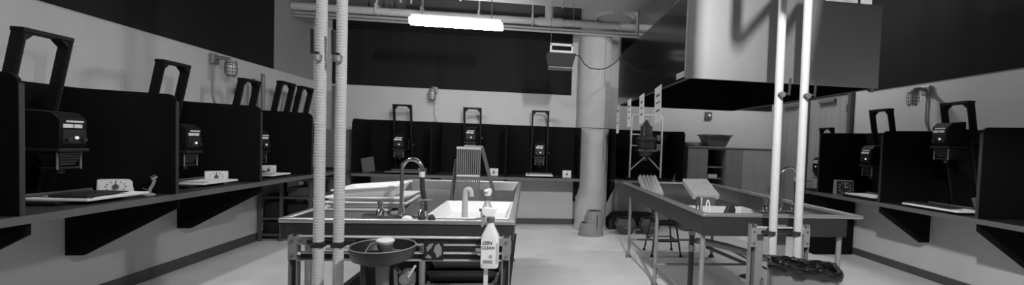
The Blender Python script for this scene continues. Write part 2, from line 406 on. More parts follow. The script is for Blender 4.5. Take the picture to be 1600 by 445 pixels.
# ---------------------------------------------------------------- easels, timers, focus magnifiers
def make_easel(label, loc, rz, w=.42, d=.34, light=True):
    t = thing('printing_easel', label, 'easel', loc, rz, 'printing easels')
    bx(-d/2, d/2, -w/2, w/2, 0, .016).obj('easel_base', M['paper'] if light else M['mgrey'], t, bev=.002)
    bl = B()
    bl.box(-d/2, d/2, -w/2+.03, -w/2+.05, .020, .024).box(-d/2+.03, -d/2+.05, -w/2+.03, w/2-.03, .017, .021)
    bl.obj('masking_blade', M['black'], t)
    B().box(-d/2, -d/2+.03, -w/2, w/2, .016, .035).obj('hinge_bar', M['dgrey'], t, bev=.003)
    return t
def easel_frame(e, w, d):
    B().box(-d*.1, d/2-.04, -w/2+.05, w/2-.12, .026, .034).box(-d*.1, d/2-.02, -w/2+.02, -w/2+.05, .024, .036).obj('frame_leaf', M['black'], e)
e = make_easel('white easel with black blades before the first timer on the left worktop', (-3.13, 3.37, ZL+.025), 0, .46, .42); easel_frame(e, .46, .42)
make_easel('white easel on the left worktop beside the second timer', (-3.15, 4.47, ZL+.025), 0, .46, .34)
make_easel('white easel on the left worktop beside the smallest timer', (-3.13, 5.46, ZL+.025), 0, .38, .32)
e = make_easel('large white easel under the biggest enlarger on the right worktop', (4.42, 3.93, ZR+.025), PI, .62, .36); easel_frame(e, .62, .36)
make_easel('white easel on the right worktop beside the dark-faced clock', (4.50, 4.97, ZR+.025), PI, .48, .34)
make_easel('grey easel lying in the leftmost back booth', (-2.02, 7.22, ZB+.025), -PI/2, .52, .36, False)
make_easel('pale easel in the back booth just left of the column', (.22, 7.22, ZB+.025), -PI/2, .46, .34)

def make_timer(label, loc, rz, w, h, dark=False, tilt=-.18):
    t = thing('darkroom_timer', label, 'timer', loc, rz, 'darkroom timers')
    d = .09
    # front is local -y
    B().hexa([(-w/2,0,0),(w/2,0,0),(w/2,d,0),(-w/2,d,0)], [(-w/2,.02,h),(w/2,.02,h),(w/2,d-.01,h),(-w/2,d-.01,h)]).obj('case', M['offwhite'] if not dark else M['grey'], t, bev=.008)
    k = .02/h
    sh = Matrix(((1,0,0,0),(0,1,k,0),(0,0,1,0),(0,0,0,1)))
    f = B().box(-w/2+.012, w/2-.012, -.004, 0, .012, h-.012).xf(sh).obj('face', M['dial'] if not dark else M['dialdark'], t)
    r = h*.40
    nb = B()
    for i in range(12):
        a = 2*PI*i/12; c, s = math.cos(a), math.sin(a)
        mm = sh @ T((r*.88*c*(1 if w < h*1.3 else 1.35), -.005, h/2+r*.88*s)) @ RX(-a, 4, 'Y')
        nb.box(-r*.11, r*.11, -.0015, .0015, -.0035, .0035, mm)
    nb.obj('dial_mark', M['ink'] if not dark else M['white'], f)
    B().cyl((0,-.004,h/2), (0,-.016,h/2), h*.17, n=20).xf(sh).obj('dial_knob', M['dgrey'] if not dark else M['black'], f)
    hb = B().box(-.003, .003, -.019, -.0165, h/2, h/2+r*.85).xf(sh).obj('clock_hand', M['white'] if dark else M['ink'], f)
    if dark:
        B().box(-.003, .003, -.019, -.0165, 0, r*.5).xf(sh @ T((0,0,h/2)) @ RX(1.1, 4, 'Y')).obj('clock_hand', M['white'], f)
    return t
make_timer('white oblong dial timer nearest the camera on the left worktop', (-3.25, 3.71, ZL), .55, .21, .115)
make_timer('white oblong dial timer in the second left booth', (-3.20, 4.72, ZL), .55, .19, .115)
make_timer('small white timer half hidden by a partition, farthest on the left worktop', (-3.28, 5.74, ZL), .5, .16, .12)
make_timer('small white timer on the back worktop right of the slatted rack', (-.55, 7.18, ZB), 0, .14, .125)
make_timer('small white timer on the back worktop beside the column', (.70, 7.18, ZB), 0, .15, .125)
make_timer('square clock timer with dark face and white marks on the right worktop', (4.36, 5.24, ZR), -.25, .235, .205, True)

def focuser(label, loc, rz, s=1, mm='grey'):
    t = thing('focus_magnifier', label, 'magnifier', loc, rz); t.scale = (s,)*3
    B().lathe([(0,0),(.038,0),(.04,.008),(.026,.018),(0,.02)], (0,0,0), 24).obj('base', M[mm], t, smooth=True)
    B().tube([(0,0,.015),(.006,0,.05),(.022,0,.085),(.03,0,.12),(.026,0,.14)], [.013,.011,.010,.011,.012], 12).obj('stem', M[mm], t, smooth=True)
    B().cyl((.012,0,.135),(.045,0,.155),.017,n=14).obj('eyepiece', M['chrome'], t, smooth=True)
    B().bar((-.035,0,.06),(.004,0,.035),.02,.004).obj('mirror', M['galvdark'], t)
focuser('small metal focus magnifier with bent stem on the left worktop', (-2.97, 3.66, ZL), .6)
focuser('small focus magnifier on the back worktop beside the tube-framed enlarger', (2.585, 7.08, ZB), .6, .85)
# leaning items
tag(B().box(-.10, .10, -.008, .008, 0, .25).xf(T((-2.60, 7.25, ZB+.003)) @ RX(-.2, 4, 'Y') @ RX(-.2, 4, 'X')).obj('leaning_board', M['dgrey'], bev=.003), 'dark grey board leaning in the leftmost back booth', 'board')
bb = bx(-1.78, -1.66, 7.12, 7.24, ZB, ZB+.10).obj('paper_box', M['mgrey'], bev=.004); tag(bb, 'small grey box on the back worktop behind the gooseneck tap', 'box')
lb = bx(-.012, .012, -.05, .05, 0, .17).xf(T((4.52, 3.62, ZR+.018)) @ RX(-.45, 4, 'Y')).obj('leaning_easel_arm', M['dgrey'], bev=.003); tag(lb, 'grey strip leaning on the large easel of the right worktop', 'strip')

# ---------------------------------------------------------------- cage lamps
def cage_lamp(label, loc, rz, drop):
    t = thing('cage_lamp', label, 'wall lamp', loc, rz, 'caged wall lamps')   # local +x points out of the wall
    bx(0, .05, -.055, .055, -.06, .06).obj('junction_box', M['galv'], t, bev=.01)
    B().tube([(.05,0,.01),(.12,0,.015),(.19,0,.01),(.21,0,-.02)], .022, 12).obj('arm', M['galv'], t, smooth=True)
    B().lathe([(0,.0),(.055,-.005),(.06,-.03),(.05,-.04),(0,-.04)], (.21,0,0), 24).obj('cap', M['galv'], t, smooth=True)
    B().lathe([(.042,-.04),(.046,-.09),(.042,-.15),(.026,-.18),(0,-.19)], (.21,0,0), 20).obj('glass_globe', M['glass'], t, smooth=True)
    cg = B()
    for k in range(8):
        a = 2*PI*k/8; c, s = math.cos(a), math.sin(a)
        cg.tube([(.21+.057*c,.057*s,-.03),(.21+.062*c,.062*s,-.10),(.21+.056*c,.056*s,-.17),(.21+.03*c,.03*s,-.205)], .0035, 6)
    for z, r in ((-.06,.06),(-.10,.062),(-.14,.06),(-.18,.052)):
        cg.tube([(.21+r*math.cos(2*PI*j/20), r*math.sin(2*PI*j/20), z) for j in range(21)], .0035, 6, False)
    cg.obj('wire_cage', M['galvdark'], t)
    B().tube([(.018,0,-.06),(.018,0,-drop+.12),(.018,.03,-drop+.04),(.018,.055,-drop)], .011, 10).obj('conduit', M['greypaint'], t, smooth=True)
cage_lamp('caged lamp on the left wall above the enlarger booths', (XL+.001, 5.42, 2.365), 0, .535)
cage_lamp('caged lamp on the right wall above the enlarger booths', (XR-.001, 4.68, 2.33), PI, .51)
cage_lamp('caged lamp on the back wall between two enlarger frames', (-1.68, YB-.001, 2.39), -PI/2, .565)

# wall switch
t = thing('wall_switch', 'dark metal switch box on the back wall under the hood', 'switch', (3.47, YB-.001, 2.155))
bx(-.07, .07, -.04, 0, -.075, .075).obj('switch_plate', M['dgrey'], t, bev=.008)
B().cyl((.01,-.04,0),(.01,-.065,.008),.025,n=18).obj('push_button', M['offwhite'], t, smooth=True)

# ---------------------------------------------------------------- ceiling pipes, duct, lamps
t = thing('overhead_pipe', 'thick pale horizontal pipe under the ceiling along the back wall', 'pipe')
py, pz = 7.05, 3.52
B().cyl((XL+.02, py, pz-.005), (XR-.02, py, pz+.045), .058, n=20).obj('main_pipe', M['pipeceil'], t, smooth=True)
B().cyl((.30, py, pz+.02), (.30, py, ZT-.002), .075, n=20).obj('riser_pipe', M['pipeceil'], t, smooth=True)
B().cyl((.12, py, pz+.018), (.52, py, pz+.022), .072, n=20).obj('pipe_tee', M['pipeceil'], t, smooth=True)
for x in (-2.45, -1.75, -.85, .02, 1.80):
    b = B().box(x-.012, x+.012, py-.012, py+.012, pz+.05, ZT-.002)
    b.box(x-.015, x+.015, py-.075, py+.075, pz-.055, pz-.045).box(x-.015, x+.015, py-.075, py-.068, pz-.05, pz+.1).box(x-.015, x+.015, py+.068, py+.075, pz-.05, pz+.1).box(x-.015, x+.015, py-.075, py+.075, pz+.1, pz+.108)
    b.obj('hanger', M['pipeceil'], t)
for i, (y, z, r) in enumerate(((7.08, 3.375, .018), (7.08, 3.425, .022))):
    tag(B().cyl((XL+.02, y, z), (XR-.02, y, z+.025), r, n=12).obj('conduit_pipe', M['greypaint'], smooth=True), ['lower thin conduit running along the top of the back wall board', 'upper thin conduit running along the top of the back wall board'][i], 'conduit', 'thin ceiling conduits')
t = thing('ceiling_duct', 'wide pale duct crossing under the ceiling above the column and hanging lamp', 'duct')
dz = 3.325
B().prism([(4.98, dz), (4.93, dz+.05), (4.93, dz+.52), (5.62, dz+.52), (5.62, dz+.03), (5.59, dz)], 'x', -.92, 1.90).obj('duct_body', M['duct'], t, bev=.006)
B().box(-.93, -.91, 4.92, 5.63, dz-.01, dz+.53).obj('duct_flange', M['greypaint'], t)
bx(.4, .42, 4.924, 5.626, dz-.006, dz+.525).obj('duct_flange', M['greypaint'], t)
hg = B()
for x in (-.8, 1.8):
    hg.cyl((x, 5.3, dz+.5), (x, 5.3, ZT-.002), .01, n=8)
hg.obj('hanger_rod', M['galvdark'], t)
B().lathe([(.30,0),(.36,.10),(.36,.22)], (1.35, 6.75, 3.56), 32).cyl((1.35,6.75,3.60),(1.35,6.75,3.78),.35,n=32).obj('round_collar', M['duct'], t, smooth=True)
for i, x in enumerate((-1.9, -1.75)):
    tag(B().cyl((x, 6.4, 3.3+.18), (x, 6.4, ZT-.002), .014, n=10).obj('hanging_rod', M['greypaint'], smooth=True), ['left one of two thin rods above the fluorescent lamp', 'right one of two thin rods above the fluorescent lamp'][i], 'rod')

def fluoro(label, x0, x1, y, z, along='x', skirt=0, w=.062, mt='tube', tops=(None, None)):
    t = thing('fluorescent_lamp', label, 'ceiling lamp', ((x0+x1)/2, y, z), 0 if along == 'x' else PI/2)
    L = (x1-x0)/2
    B().prism([(-w, .04), (-w, 0), (-w*.7, -.04), (w*.7, -.04), (w, 0), (w, .04)], 'x', -L, L).obj('lens', M[mt], t, bev=.01)
    bx(-L+.02, L-.02, -w*.8, w*.8, .046, .085).obj('housing', M['tubeside'], t, bev=.004)
    if skirt:
        for s in (-1, 1): bx(-L, L, s*(w+.012)-.004, s*(w+.012)+.004, -.04-skirt, .085).obj('reflector_skirt', M['tubeside'], t)
    h = B()
    for s, tp in zip((-1, 1), tops): h.cyl((s*L*.75, 0, .085), (s*L*.75, 0, (tp or ZT)-z-.002), .006, n=8)
    h.obj('hanger_rod', M['galvdark'], t)
    return t
fluoro('lit white fluorescent lamp hanging before the back wall', -1.50, -.36, 5.45, 2.97, tops=(None, dz))
M['tube4'] = mat('fill_lens_right', 250, .4, emit=80)
M['tube3'] = mat('fill_lens_side', 250, .4, emit=120)
# the unseen tube lamps below are added to brighten walls and floor
# a flood lamp hangs over the near aisle above the picture: it throws the pipe shadows on the hood
t = thing('flood_lamp', 'flood lamp hanging over the near aisle, above the picture', 'lamp', (.90, .85, 3.05))
aim = Vector((1.95, 3.19, 2.35)) - Vector((.90, .85, 3.05))
q = aim.to_track_quat('-Z', 'Y')
bx(-.06, .06, -.20, .20, .01, .10).xf(q.to_matrix().to_4x4()).obj('lamp_housing', M['dgrey'], t, bev=.006)
B().cyl((0, -.04, .05), (0, -.04, ZT-3.05-.002), .01, n=8).obj('hanger_rod', M['galvdark'], t)
la = bpy.data.lights.new('flood_light', 'AREA'); la.shape = 'RECTANGLE'; la.size = .07; la.size_y = .22; la.energy = 182
lo_ = bpy.data.objects.new('flood_light', la); C.objects.link(lo_); lo_.parent = t; lo_.rotation_mode = 'QUATERNION'; lo_.rotation_quaternion = q
fluoro('added fill lamp over the near left booths, out of view', -2.0-.6, -2.0+.6, 2.6, 3.6, 'y', w=.06, mt='tube3', skirt=.045)  # added lamp, skirted to brighten the floor more than the wall
M['tube5'] = mat('fill_lens_rear', 250, .4, emit=27)
fluoro('added fill lamp at the near end of the room, out of view', .6-.6, .6+.6, -1.0, 3.4, 'x', w=.06, mt='tube5')  # added lamp, lifts the dark lower left wall and near floor
fluoro('added fill lamp over the right aisle, hidden behind the hood', 3.6-.6, 3.6+.6, 6.1, 3.75, 'x', w=.06, mt='tube4')  # added lamp, brightens the right wall

# ---------------------------------------------------------------- steel hood
t = thing('exhaust_hood', 'large stainless steel exhaust hood hanging over the right sink', 'exhaust hood')
hx0, hx1, hy0, hy1, hz0, hz1 = 1.22, 2.905, 3.19, 5.66, 2.06, 2.735
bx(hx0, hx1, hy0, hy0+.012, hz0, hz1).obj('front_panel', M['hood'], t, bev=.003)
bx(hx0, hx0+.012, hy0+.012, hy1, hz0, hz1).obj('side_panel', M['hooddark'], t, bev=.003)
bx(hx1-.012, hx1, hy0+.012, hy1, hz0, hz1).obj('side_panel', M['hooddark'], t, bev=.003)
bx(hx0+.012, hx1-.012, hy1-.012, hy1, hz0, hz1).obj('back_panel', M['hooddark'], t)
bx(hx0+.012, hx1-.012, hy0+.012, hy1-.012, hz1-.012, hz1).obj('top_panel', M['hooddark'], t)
B().box(hx0+.013, hx1-.013, hy0+.013, hy0+.02, hz0+.004, hz1-.014).box(hx0+.013, hx0+.02, hy0+.02, hy1-.02, hz0+.004, hz1-.014).box(hx1-.02, hx1-.013, hy0+.02, hy1-.02, hz0+.004, hz1-.014).box(hx0+.02, hx1-.02, hy1-.02, hy1-.013, hz0+.004, hz1-.014).box(hx0+.013, hx1-.013, hy0+.013, hy1-.013, hz1-.03, hz1-.014).obj('inner_lining', M['hoodin'], t)
B().box(hx0+.02, hx0+.05, hy0+.02, hy1-.02, hz0, hz0+.004).box(hx1-.05, hx1-.02, hy0+.02, hy1-.02, hz0, hz0+.004).obj('bottom_lip', M['galvdark'], t)
B().box(hx0+.012, hx1, hy0+.012, hy0+.05, hz1, hz1+.02).box(hx1-.05, hx1, hy0+.05, hy1, hz1, hz1+.02).obj('top_flange', M['hood'], t)
h = B()
for x, y in ((hx0+.2, hy0+.25), (hx1-.12, hy0+.12), (hx0+.2, hy1-.2), (hx1-.12, hy1-.2)): h.cyl((x, y, hz1-.01), (x, y, ZT-.002), .012, n=8)
h.obj('hanger_rod', M['galvdark'], t)
B().cyl((hx1-.03, hy0+.03, hz0-.03), (hx1-.03, hy0+.03, hz0+.004), .014, n=10).obj('corner_bolt', M['galv'], t)
B().cyl((2.1, 4.4, hz1), (2.1, 4.4, ZT-.002), .22, n=32).obj('exhaust_pipe', M['galv'], t, smooth=True)
lab = thing('hood_label', 'small white label on the lower front corner of the hood side', 'label', (hx0-.001, 3.29, 2.095))
bx(-.0015, 0, -.085, .085, -.022, .022).obj('label_sheet', M['paper'], lab)
b = B()
for k, w in enumerate((.012, .02, .015, .01, .018, .014, .016)): b.box(-.0025, -.0016, .07-.022*k-w*.9, .07-.022*k, -.008, .008)
b.obj('print_line', M['paperg'], lab)
# paper tags hanging from the hood's edge
def tagpaper(label, y, top, bot, w, tilt):
    t = thing('hanging_paper_sign', label, 'paper sign', (hx0-.002, y, top), 0, 'paper signs on the hood edge', rx=tilt)
    L = top-bot
    B().box(-.002, 0, -w/2, w/2, -L, .0).obj('sheet', M['paper'], t)
    b = B(); rr = random.Random(int(y*100))
    z = -.07
    for k in range(3):
        ln = w*rr.uniform(.35, .7); hgt = [.028, .016, .020][k]
        b.box(-.0032, -.0021, -ln/2, ln/2, z-hgt, z); z -= L*.22
    b.obj('print_line', M['dgrey'], t)
tagpaper('white paper strip hanging from the hood side, largest and nearest to the hood front', 3.86, 2.08, 1.74, .20, -.10)
tagpaper('white paper strip hanging from the hood side, second from the front', 4.42, 2.07, 1.76, .18, -.08)
tagpaper('white paper strip hanging from the hood side, third from the front', 4.98, 2.075, 1.74, .17, -.06)
tagpaper('white paper strip hanging from the rear corner of the hood, beside the column', 5.60, 2.065, 1.68, .16, -.03)

# ---------------------------------------------------------------- safelight hanging beside the column
t = thing('hanging_safelight', 'dark wedge-shaped safelight box hanging left of the column', 'safelight', (.40, 5.5, 2.50))
B().hexa([(-.155,-.10,0),(.145,-.10,0),(.145,.10,0),(-.155,.10,0)], [(-.185,-.14,.175),(.19,-.14,.175),(.19,.14,.175),(-.185,.14,.175)]).obj('housing', M['rubber'], t, bev=.006)
bx(-.157, .147, -.105, .102, -.012, .0).obj('filter_edge', M['grey'], t, bev=.002)
B().box(-.15, .15, -.13, -.11, .175, .205).box(-.15, -.125, -.13, -.11, .205, .285).box(.125, .15, -.13, -.11, .205, .285).box(-.15, .15, -.13, -.11, .262, .292).obj('bracket', M['offwhite'], t, bev=.003)
B().box(-.14,.14,-.11,.10,.177,.19).obj('top_plate', M['black'], t)
B().cyl((-.14, -.12, .29), (-.14, -.12, 1.5), .003, n=6).cyl((.14, -.12, .29), (.14, -.12, 1.5), .003, n=6).obj('hanging_wire', M['galvdark'], t)
pts = [(.58, 5.38, 2.66), (.64, 5.38, 2.645), (.70, 5.40, 2.56), (.78, 5.42, 2.51), (.90, 5.45, 2.505), (1.00, 5.47, 2.525), (1.10, 5.5, 2.59), (1.18, 5.52, 2.66), (1.212, 5.54, 2.70)]
tag(B().tube(pts, .007, 8).obj('lamp_cord', M['black'], smooth=True), 'black cord looping from the safelight past the column to the hood', 'cord')
tag(B().cyl((1.20, 5.6, 2.68), (1.20, 5.6, ZT-.002), .006, n=8).obj('drop_wire', M['dgrey']), 'thin vertical wire hanging from the ceiling to the rear corner of the hood', 'wire')

# ---------------------------------------------------------------- sinks
def make_sink(name, label, x0, x1, y0, y1, zr, lip, legs, railz, inset=.10, apron=.16, right_over=0):
    t = thing(name, label, 'sink')
    zb = zr-apron
    xi0, xi1, yi0, yi1 = x0+lip, x1-lip, y0+lip, y1-lip
    if right_over: bxr = x1-right_over
    else: bxr = x1-.01
    # basin: floor + sloped inner walls + outer apron, one shell
    b = B()
    ti = [(xi0,yi0,zr-.012),(xi1,yi0,zr-.012),(xi1,yi1,zr-.012),(xi0,yi1,zr-.012)]
    xi1 = bxr-.012 if right_over else xi1
    ti = [(xi0,yi0,zr-.012),(xi1,yi0,zr-.012),(xi1,yi1,zr-.012),(xi0,yi1,zr-.012)]
    bi = [(xi0+.03,yi0+.03,zb+.02),(xi1-.03,yi0+.03,zb+.02),(xi1-.03,yi1-.03,zb+.02),(xi0+.03,yi1-.03,zb+.02)]
    vt = [b.bm.verts.new(v) for v in ti]; vb = [b.bm.verts.new(v) for v in bi]
    for i in range(4): b.bm.faces.new((vt[i], vt[(i+1)%4], vb[(i+1)%4], vb[i]))
    b.bm.faces.new(vb)
    b.obj('basin', M['steel'], t)
    if right_over: bx(xi1-.005, x1-lip+.005, y0+lip-.005, y1-lip+.005, zr-.016, zr-.008).obj('drain_board', M['steel'], t)
    a = B()
    to = [(x0+.008,y0+.012,zr-.012),(bxr,y0+.012,zr-.012),(bxr,y1-.012,zr-.012),(x0+.008,y1-.012,zr-.012)]
    bo = [(x0+.012,y0+.02,zb),(bxr,y0+.02,zb),(bxr,y1-.02,zb),(x0+.012,y1-.02,zb)]
    vt = [a.bm.verts.new(v) for v in to]; vb = [a.bm.verts.new(v) for v in bo]
    for i in range(4): a.bm.faces.new((vt[i], vt[(i+1)%4], vb[(i+1)%4], vb[i]))
    a.bm.faces.new(vb[::-1])
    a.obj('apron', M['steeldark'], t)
    if right_over: bx(x0+.012, bxr, y0+.006, y0+.0115, zb+.002, zr-.03).obj('front_panel', M['apronfront'], t)  # added sheet, shade put into its dark colour
    r = B()
    def rimbar(xa, xb, ya, yb): r.box(xa, xb, ya, yb, zr-.028, zr)
    rimbar(x0, x1, y0, y0+lip); rimbar(x0, x1, y1-lip, y1); rimbar(x0, x0+lip, y0+lip, y1-lip); rimbar(x1-lip, x1, y0+lip, y1-lip)
    r.obj('rim', M['steelrim'], t, bev=.009, seg=3)
    for (lx, ly) in legs:
        lg = B().cyl((lx,ly,.04),(lx,ly,zb+.005),.020,n=16).obj('leg', M['galv'], t, smooth=True)
        B().lathe([(0,0),(.04,0),(.036,.015),(.02,.05),(0,.05)], (lx,ly,0), 16).obj('foot', M['galvdark'], lg, smooth=True)
    return t, zb
# left sink
LS, zbl = make_sink('darkroom_sink', 'long stainless steel sink on the left, behind the wrapped pipes', -1.475, -.06, 2.67, 5.43, 1.0, .045, [(-1.36,2.80),(-.66,2.80),(-.13,2.80),(-1.36,5.30),(-.15,5.28),(-.15,4.3),(-1.36,4.3)], .24, apron=.13)
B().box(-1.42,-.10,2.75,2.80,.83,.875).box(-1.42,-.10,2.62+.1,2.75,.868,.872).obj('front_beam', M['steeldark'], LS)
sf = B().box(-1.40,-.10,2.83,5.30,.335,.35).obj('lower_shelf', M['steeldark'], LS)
B().box(-1.05,-.62,2.716,2.93,.975,.988).obj('tap_deck', M['steel'], LS, bev=.003)
# right sink
RS, zbr = make_sink('darkroom_sink', 'long stainless steel sink on the right, under the exhaust hood', 1.385, 2.765, 3.10, 5.88, 1.0, .05, [(1.415,3.16),(1.415,4.33),(1.415,5.5),(2.60,3.16),(2.60,4.33),(2.60,5.5)], .24, apron=.18, right_over=.145)
rl = B()
rl.cyl((1.415,3.16,.24),(1.415,5.5,.24),.013,n=10).cyl((1.415,5.5,.24),(2.60,5.5,.24),.013,n=10).cyl((1.415,4.33,.24),(2.60,4.33,.24),.013,n=10).cyl((2.60,3.16,.24),(2.60,5.5,.24),.013,n=10)
rl.obj('leg_rail', M['galv'], RS, smooth=True)
B().box(1.97,2.45,3.16,3.42,.975,.988).obj('tap_deck', M['steel'], RS, bev=.003)
# drain pipes under the right sink
t = thing('drain_pipe', 'black drain pipe with a metal coupling under the right sink', 'pipe', (1.635, 3.9, 0))
B().cyl((0,0,.0),(0,0,zbr-.002),.026,n=16).obj('black_pipe', M['black'], t, smooth=True)
B().cyl((0,0,.50),(0,0,.56),.033,n=16).cyl((0,0,.66),(0,0,.70),.032,n=16).cyl((0,0,0),(0,0,.06),.034,n=16).obj('coupling', M['galv'], t, smooth=True)
tag(B().tube([(1.68,3.9,.60),(1.78,3.92,.585),(2.05,4.0,.52),(2.58,4.12,.36)], [.03,.034,.036,.036], 14).obj('waste_pipe', M['grey'], smooth=True), 'thick grey waste pipe sloping down behind the leg of the right sink', 'pipe')
tag(B().cyl((1.86,4.05,.50),(2.55,4.2,.22),.018,n=12).obj('brace_pipe', M['galvdark'], smooth=True), 'thin grey pipe sloping steeply under the waste pipe of the right sink', 'pipe')

# ---------------------------------------------------------------- taps
def gooseneck(label, loc, rz=0, span=.125, rise=.32, hose_len=.22):
    t = thing('gooseneck_tap', label, 'tap', loc, rz, 'gooseneck taps')
    B().box(-.16, .16, -.028, .028, 0, .018).obj('base_plate', M['chrome'], t, bev=.006)
    r = span/2
    p = [(0,0,.018),(0,0,rise)] + [(r-r*math.cos(a), 0, rise+r*math.sin(a)) for a in [PI*k/12 for k in range(1, 12)]] + [(span,0,rise),(span,0,rise-.03)]
    B().cyl((0,0,.018),(0,0,.075),.02,n=18).tube(p, .0125, 14).obj('spout', M['chrome'], t, smooth=True)
    B().cyl((span,0,rise-.05),(span,0,rise-.015),.018,n=16).obj('hose_collar', M['offwhite'], t, smooth=True)
    B().tube([(span,0,rise-.05),(span+.004,0,rise-.12),(span+.016,.005,rise-.05-hose_len*.7),(span+.022,.01,rise-.05-hose_len)], .0155, 12).obj('hose', M['rubber'], t, smooth=True)
    for s in (-1, 1):
        v = B().lathe([(0,.018),(.025,.018),(.026,.05),(.016,.06),(.014,.09),(.018,.095),(.015,.11),(0,.112)], (s*.13,0,0), 18).obj('valve', M['chrome'], t, smooth=True)
        B().bar((s*.13-.03,0,.118),(s*.13+.065,-.005,.125),.02,.012).obj('lever_handle', M['galv'], v, bev=.004)
    return t
gooseneck('chrome gooseneck tap with black hose on the left sink', (-.795, 2.785, .988))
gooseneck('chrome gooseneck tap with black hose on the right sink, seen between white pipes', (2.15, 3.29, .988), 0, .13, .32)

# ---------------------------------------------------------------- trays and things in the sinks
def tray(name, label, cx, cy, z, w, d, h, mt, rz=0, tilt=(0,0), flare=.03, th=.006, group=None):
    t = thing(name, label, 'tray', (cx,cy,z), rz, group, rx=tilt[0], ry=tilt[1])
    b = B()
    def ring(w_, d_, z_): return [b.bm.verts.new((x*w_/2, y*d_/2, z_)) for x, y in ((-1,-1),(1,-1),(1,1),(-1,1))]
    R = [ring(w-2*flare,d-2*flare,0), ring(w,d,h), ring(w+.02,d+.02,h), ring(w+.02,d+.02,h-.008), ring(w+2*th,d+2*th,h-.008)]
    R = [ring(w-2*flare,d-2*flare,th), ring(w-2*th,d-2*th,h), ring(w+.03,d+.03,h), ring(w+.03,d+.03,h-.012), ring(w,d,h-.012), ring(w-2*flare,d-2*flare,0)]
    b.bm.faces.new(R[0])
    for a, c in zip(R, R[1:]):
        for i in range(4): b.bm.faces.new((a[i], a[(i+1)%4], c[(i+1)%4], c[i]))
    b.bm.faces.new(R[-1][::-1])
    b.obj('tray_shell', mt, t, bev=.01, seg=3)
    rb = B()
    for k in range(5):
        x = -w/2+flare+.05+k*(w-2*flare-.1)/4
        rb.box(x-.006, x+.006, -d/2+flare+.02, d/2-flare-.02, th, th+.004)
    rb.obj('floor_ridge', mt, t)
    return t
tray('developing_tray', 'large white developing tray lying in the left sink behind its front rim', -.385, 3.25, .892, .54, .78, .095, M['white'])
# stack in the front-left corner of the left sink
t = thing('storage_crate', 'grey crate with a slot handle under the stacked trays in the left sink', 'crate', (-1.09, 3.07, .892))
b = B()
b.box(-.24,.17,-.16,.22,0,.015).box(-.24,.17,-.16,-.145,.015,.12).box(-.24,.17,.205,.22,.015,.12).box(-.24,-.225,-.145,.205,.015,.12).box(.155,.17,-.145,.205,.015,.12)
b.obj('crate_body', M['grey'], t, bev=.005)
bx(-.25,.18,-.17,.23,.12,.135).obj('crate_lid', M['offwhite'], t, bev=.004)
B().hexa([(.171,-.15,.01),(.24,-.10,.015),(.24,.12,.015),(.171,.2,.01)],[(.171,-.15,.11),(.26,-.10,.125),(.26,.12,.125),(.171,.2,.11)]).obj('side_box', M['grey'], t, bev=.004)
B().box(.19,.245,-.128,-.118,.065,.082).obj('slot', M['ink'], t)
tray('developing_tray', 'white tray lowest in the pile on the grey crate', -1.06, 3.10, 1.029, .50, .40, .045, M['offwhite'], .05)
tray('developing_tray', 'thin white tray second from the top of the pile in the left sink', -1.07, 3.11, 1.062, .48, .38, .042, M['white'], -.03, (0,-.01))
tray('developing_tray', 'deep white tray on top of the pile in the left sink', -1.06, 3.09, 1.088, .40, .36, .082, M['white'], .02, (0,-.09), .05)
# small black items on the left sink front
for i, x in enumerate((-.645, -.585)):
    tag(B().lathe([(0,0),(.022,0),(.022,.012),(.008,.03),(0,.034)], (x, 2.695, 1.0), 16).obj('rubber_stopper', M['rubber'], smooth=True), ['left one of two small black stoppers on the front rim of the left sink', 'right one of two small black stoppers on the front rim of the left sink'][i], 'stopper')
tag(B().lathe([(0,0),(.030,0),(.034,.010),(.025,.022),(.010,.027),(0,.027)], (-.74, 2.72, .99), 20, sy=.5).obj('soap_bar', M['white'], smooth=True), 'white soap piece on the sink deck beside the gooseneck tap', 'soap')
# hooked tray siphon
t = thing('tray_siphon', 'pale hooked tray siphon standing upright at the front of the left sink', 'siphon', (-.415, 2.93, .905))
b = B()
p = [(0,0,.02),(0,0,.21)] + [(.02-.02*math.cos(a),0,.235+.03*math.sin(a)) for a in (0,PI/6,PI/3,PI/2,2*PI/3,5*PI/6,PI)] + [(.042,0,.215)]
b.tube(p, [.021,.019]+[.018]*8, 14).obj('hooked_pipe', M['paperg'], t, smooth=True)
B().lathe([(0,.0),(.095,0),(.085,.03),(.045,.055),(.02,.07)], (0,0,0), 28, sy=.6).obj('flared_base', M['grey'], t, smooth=True)

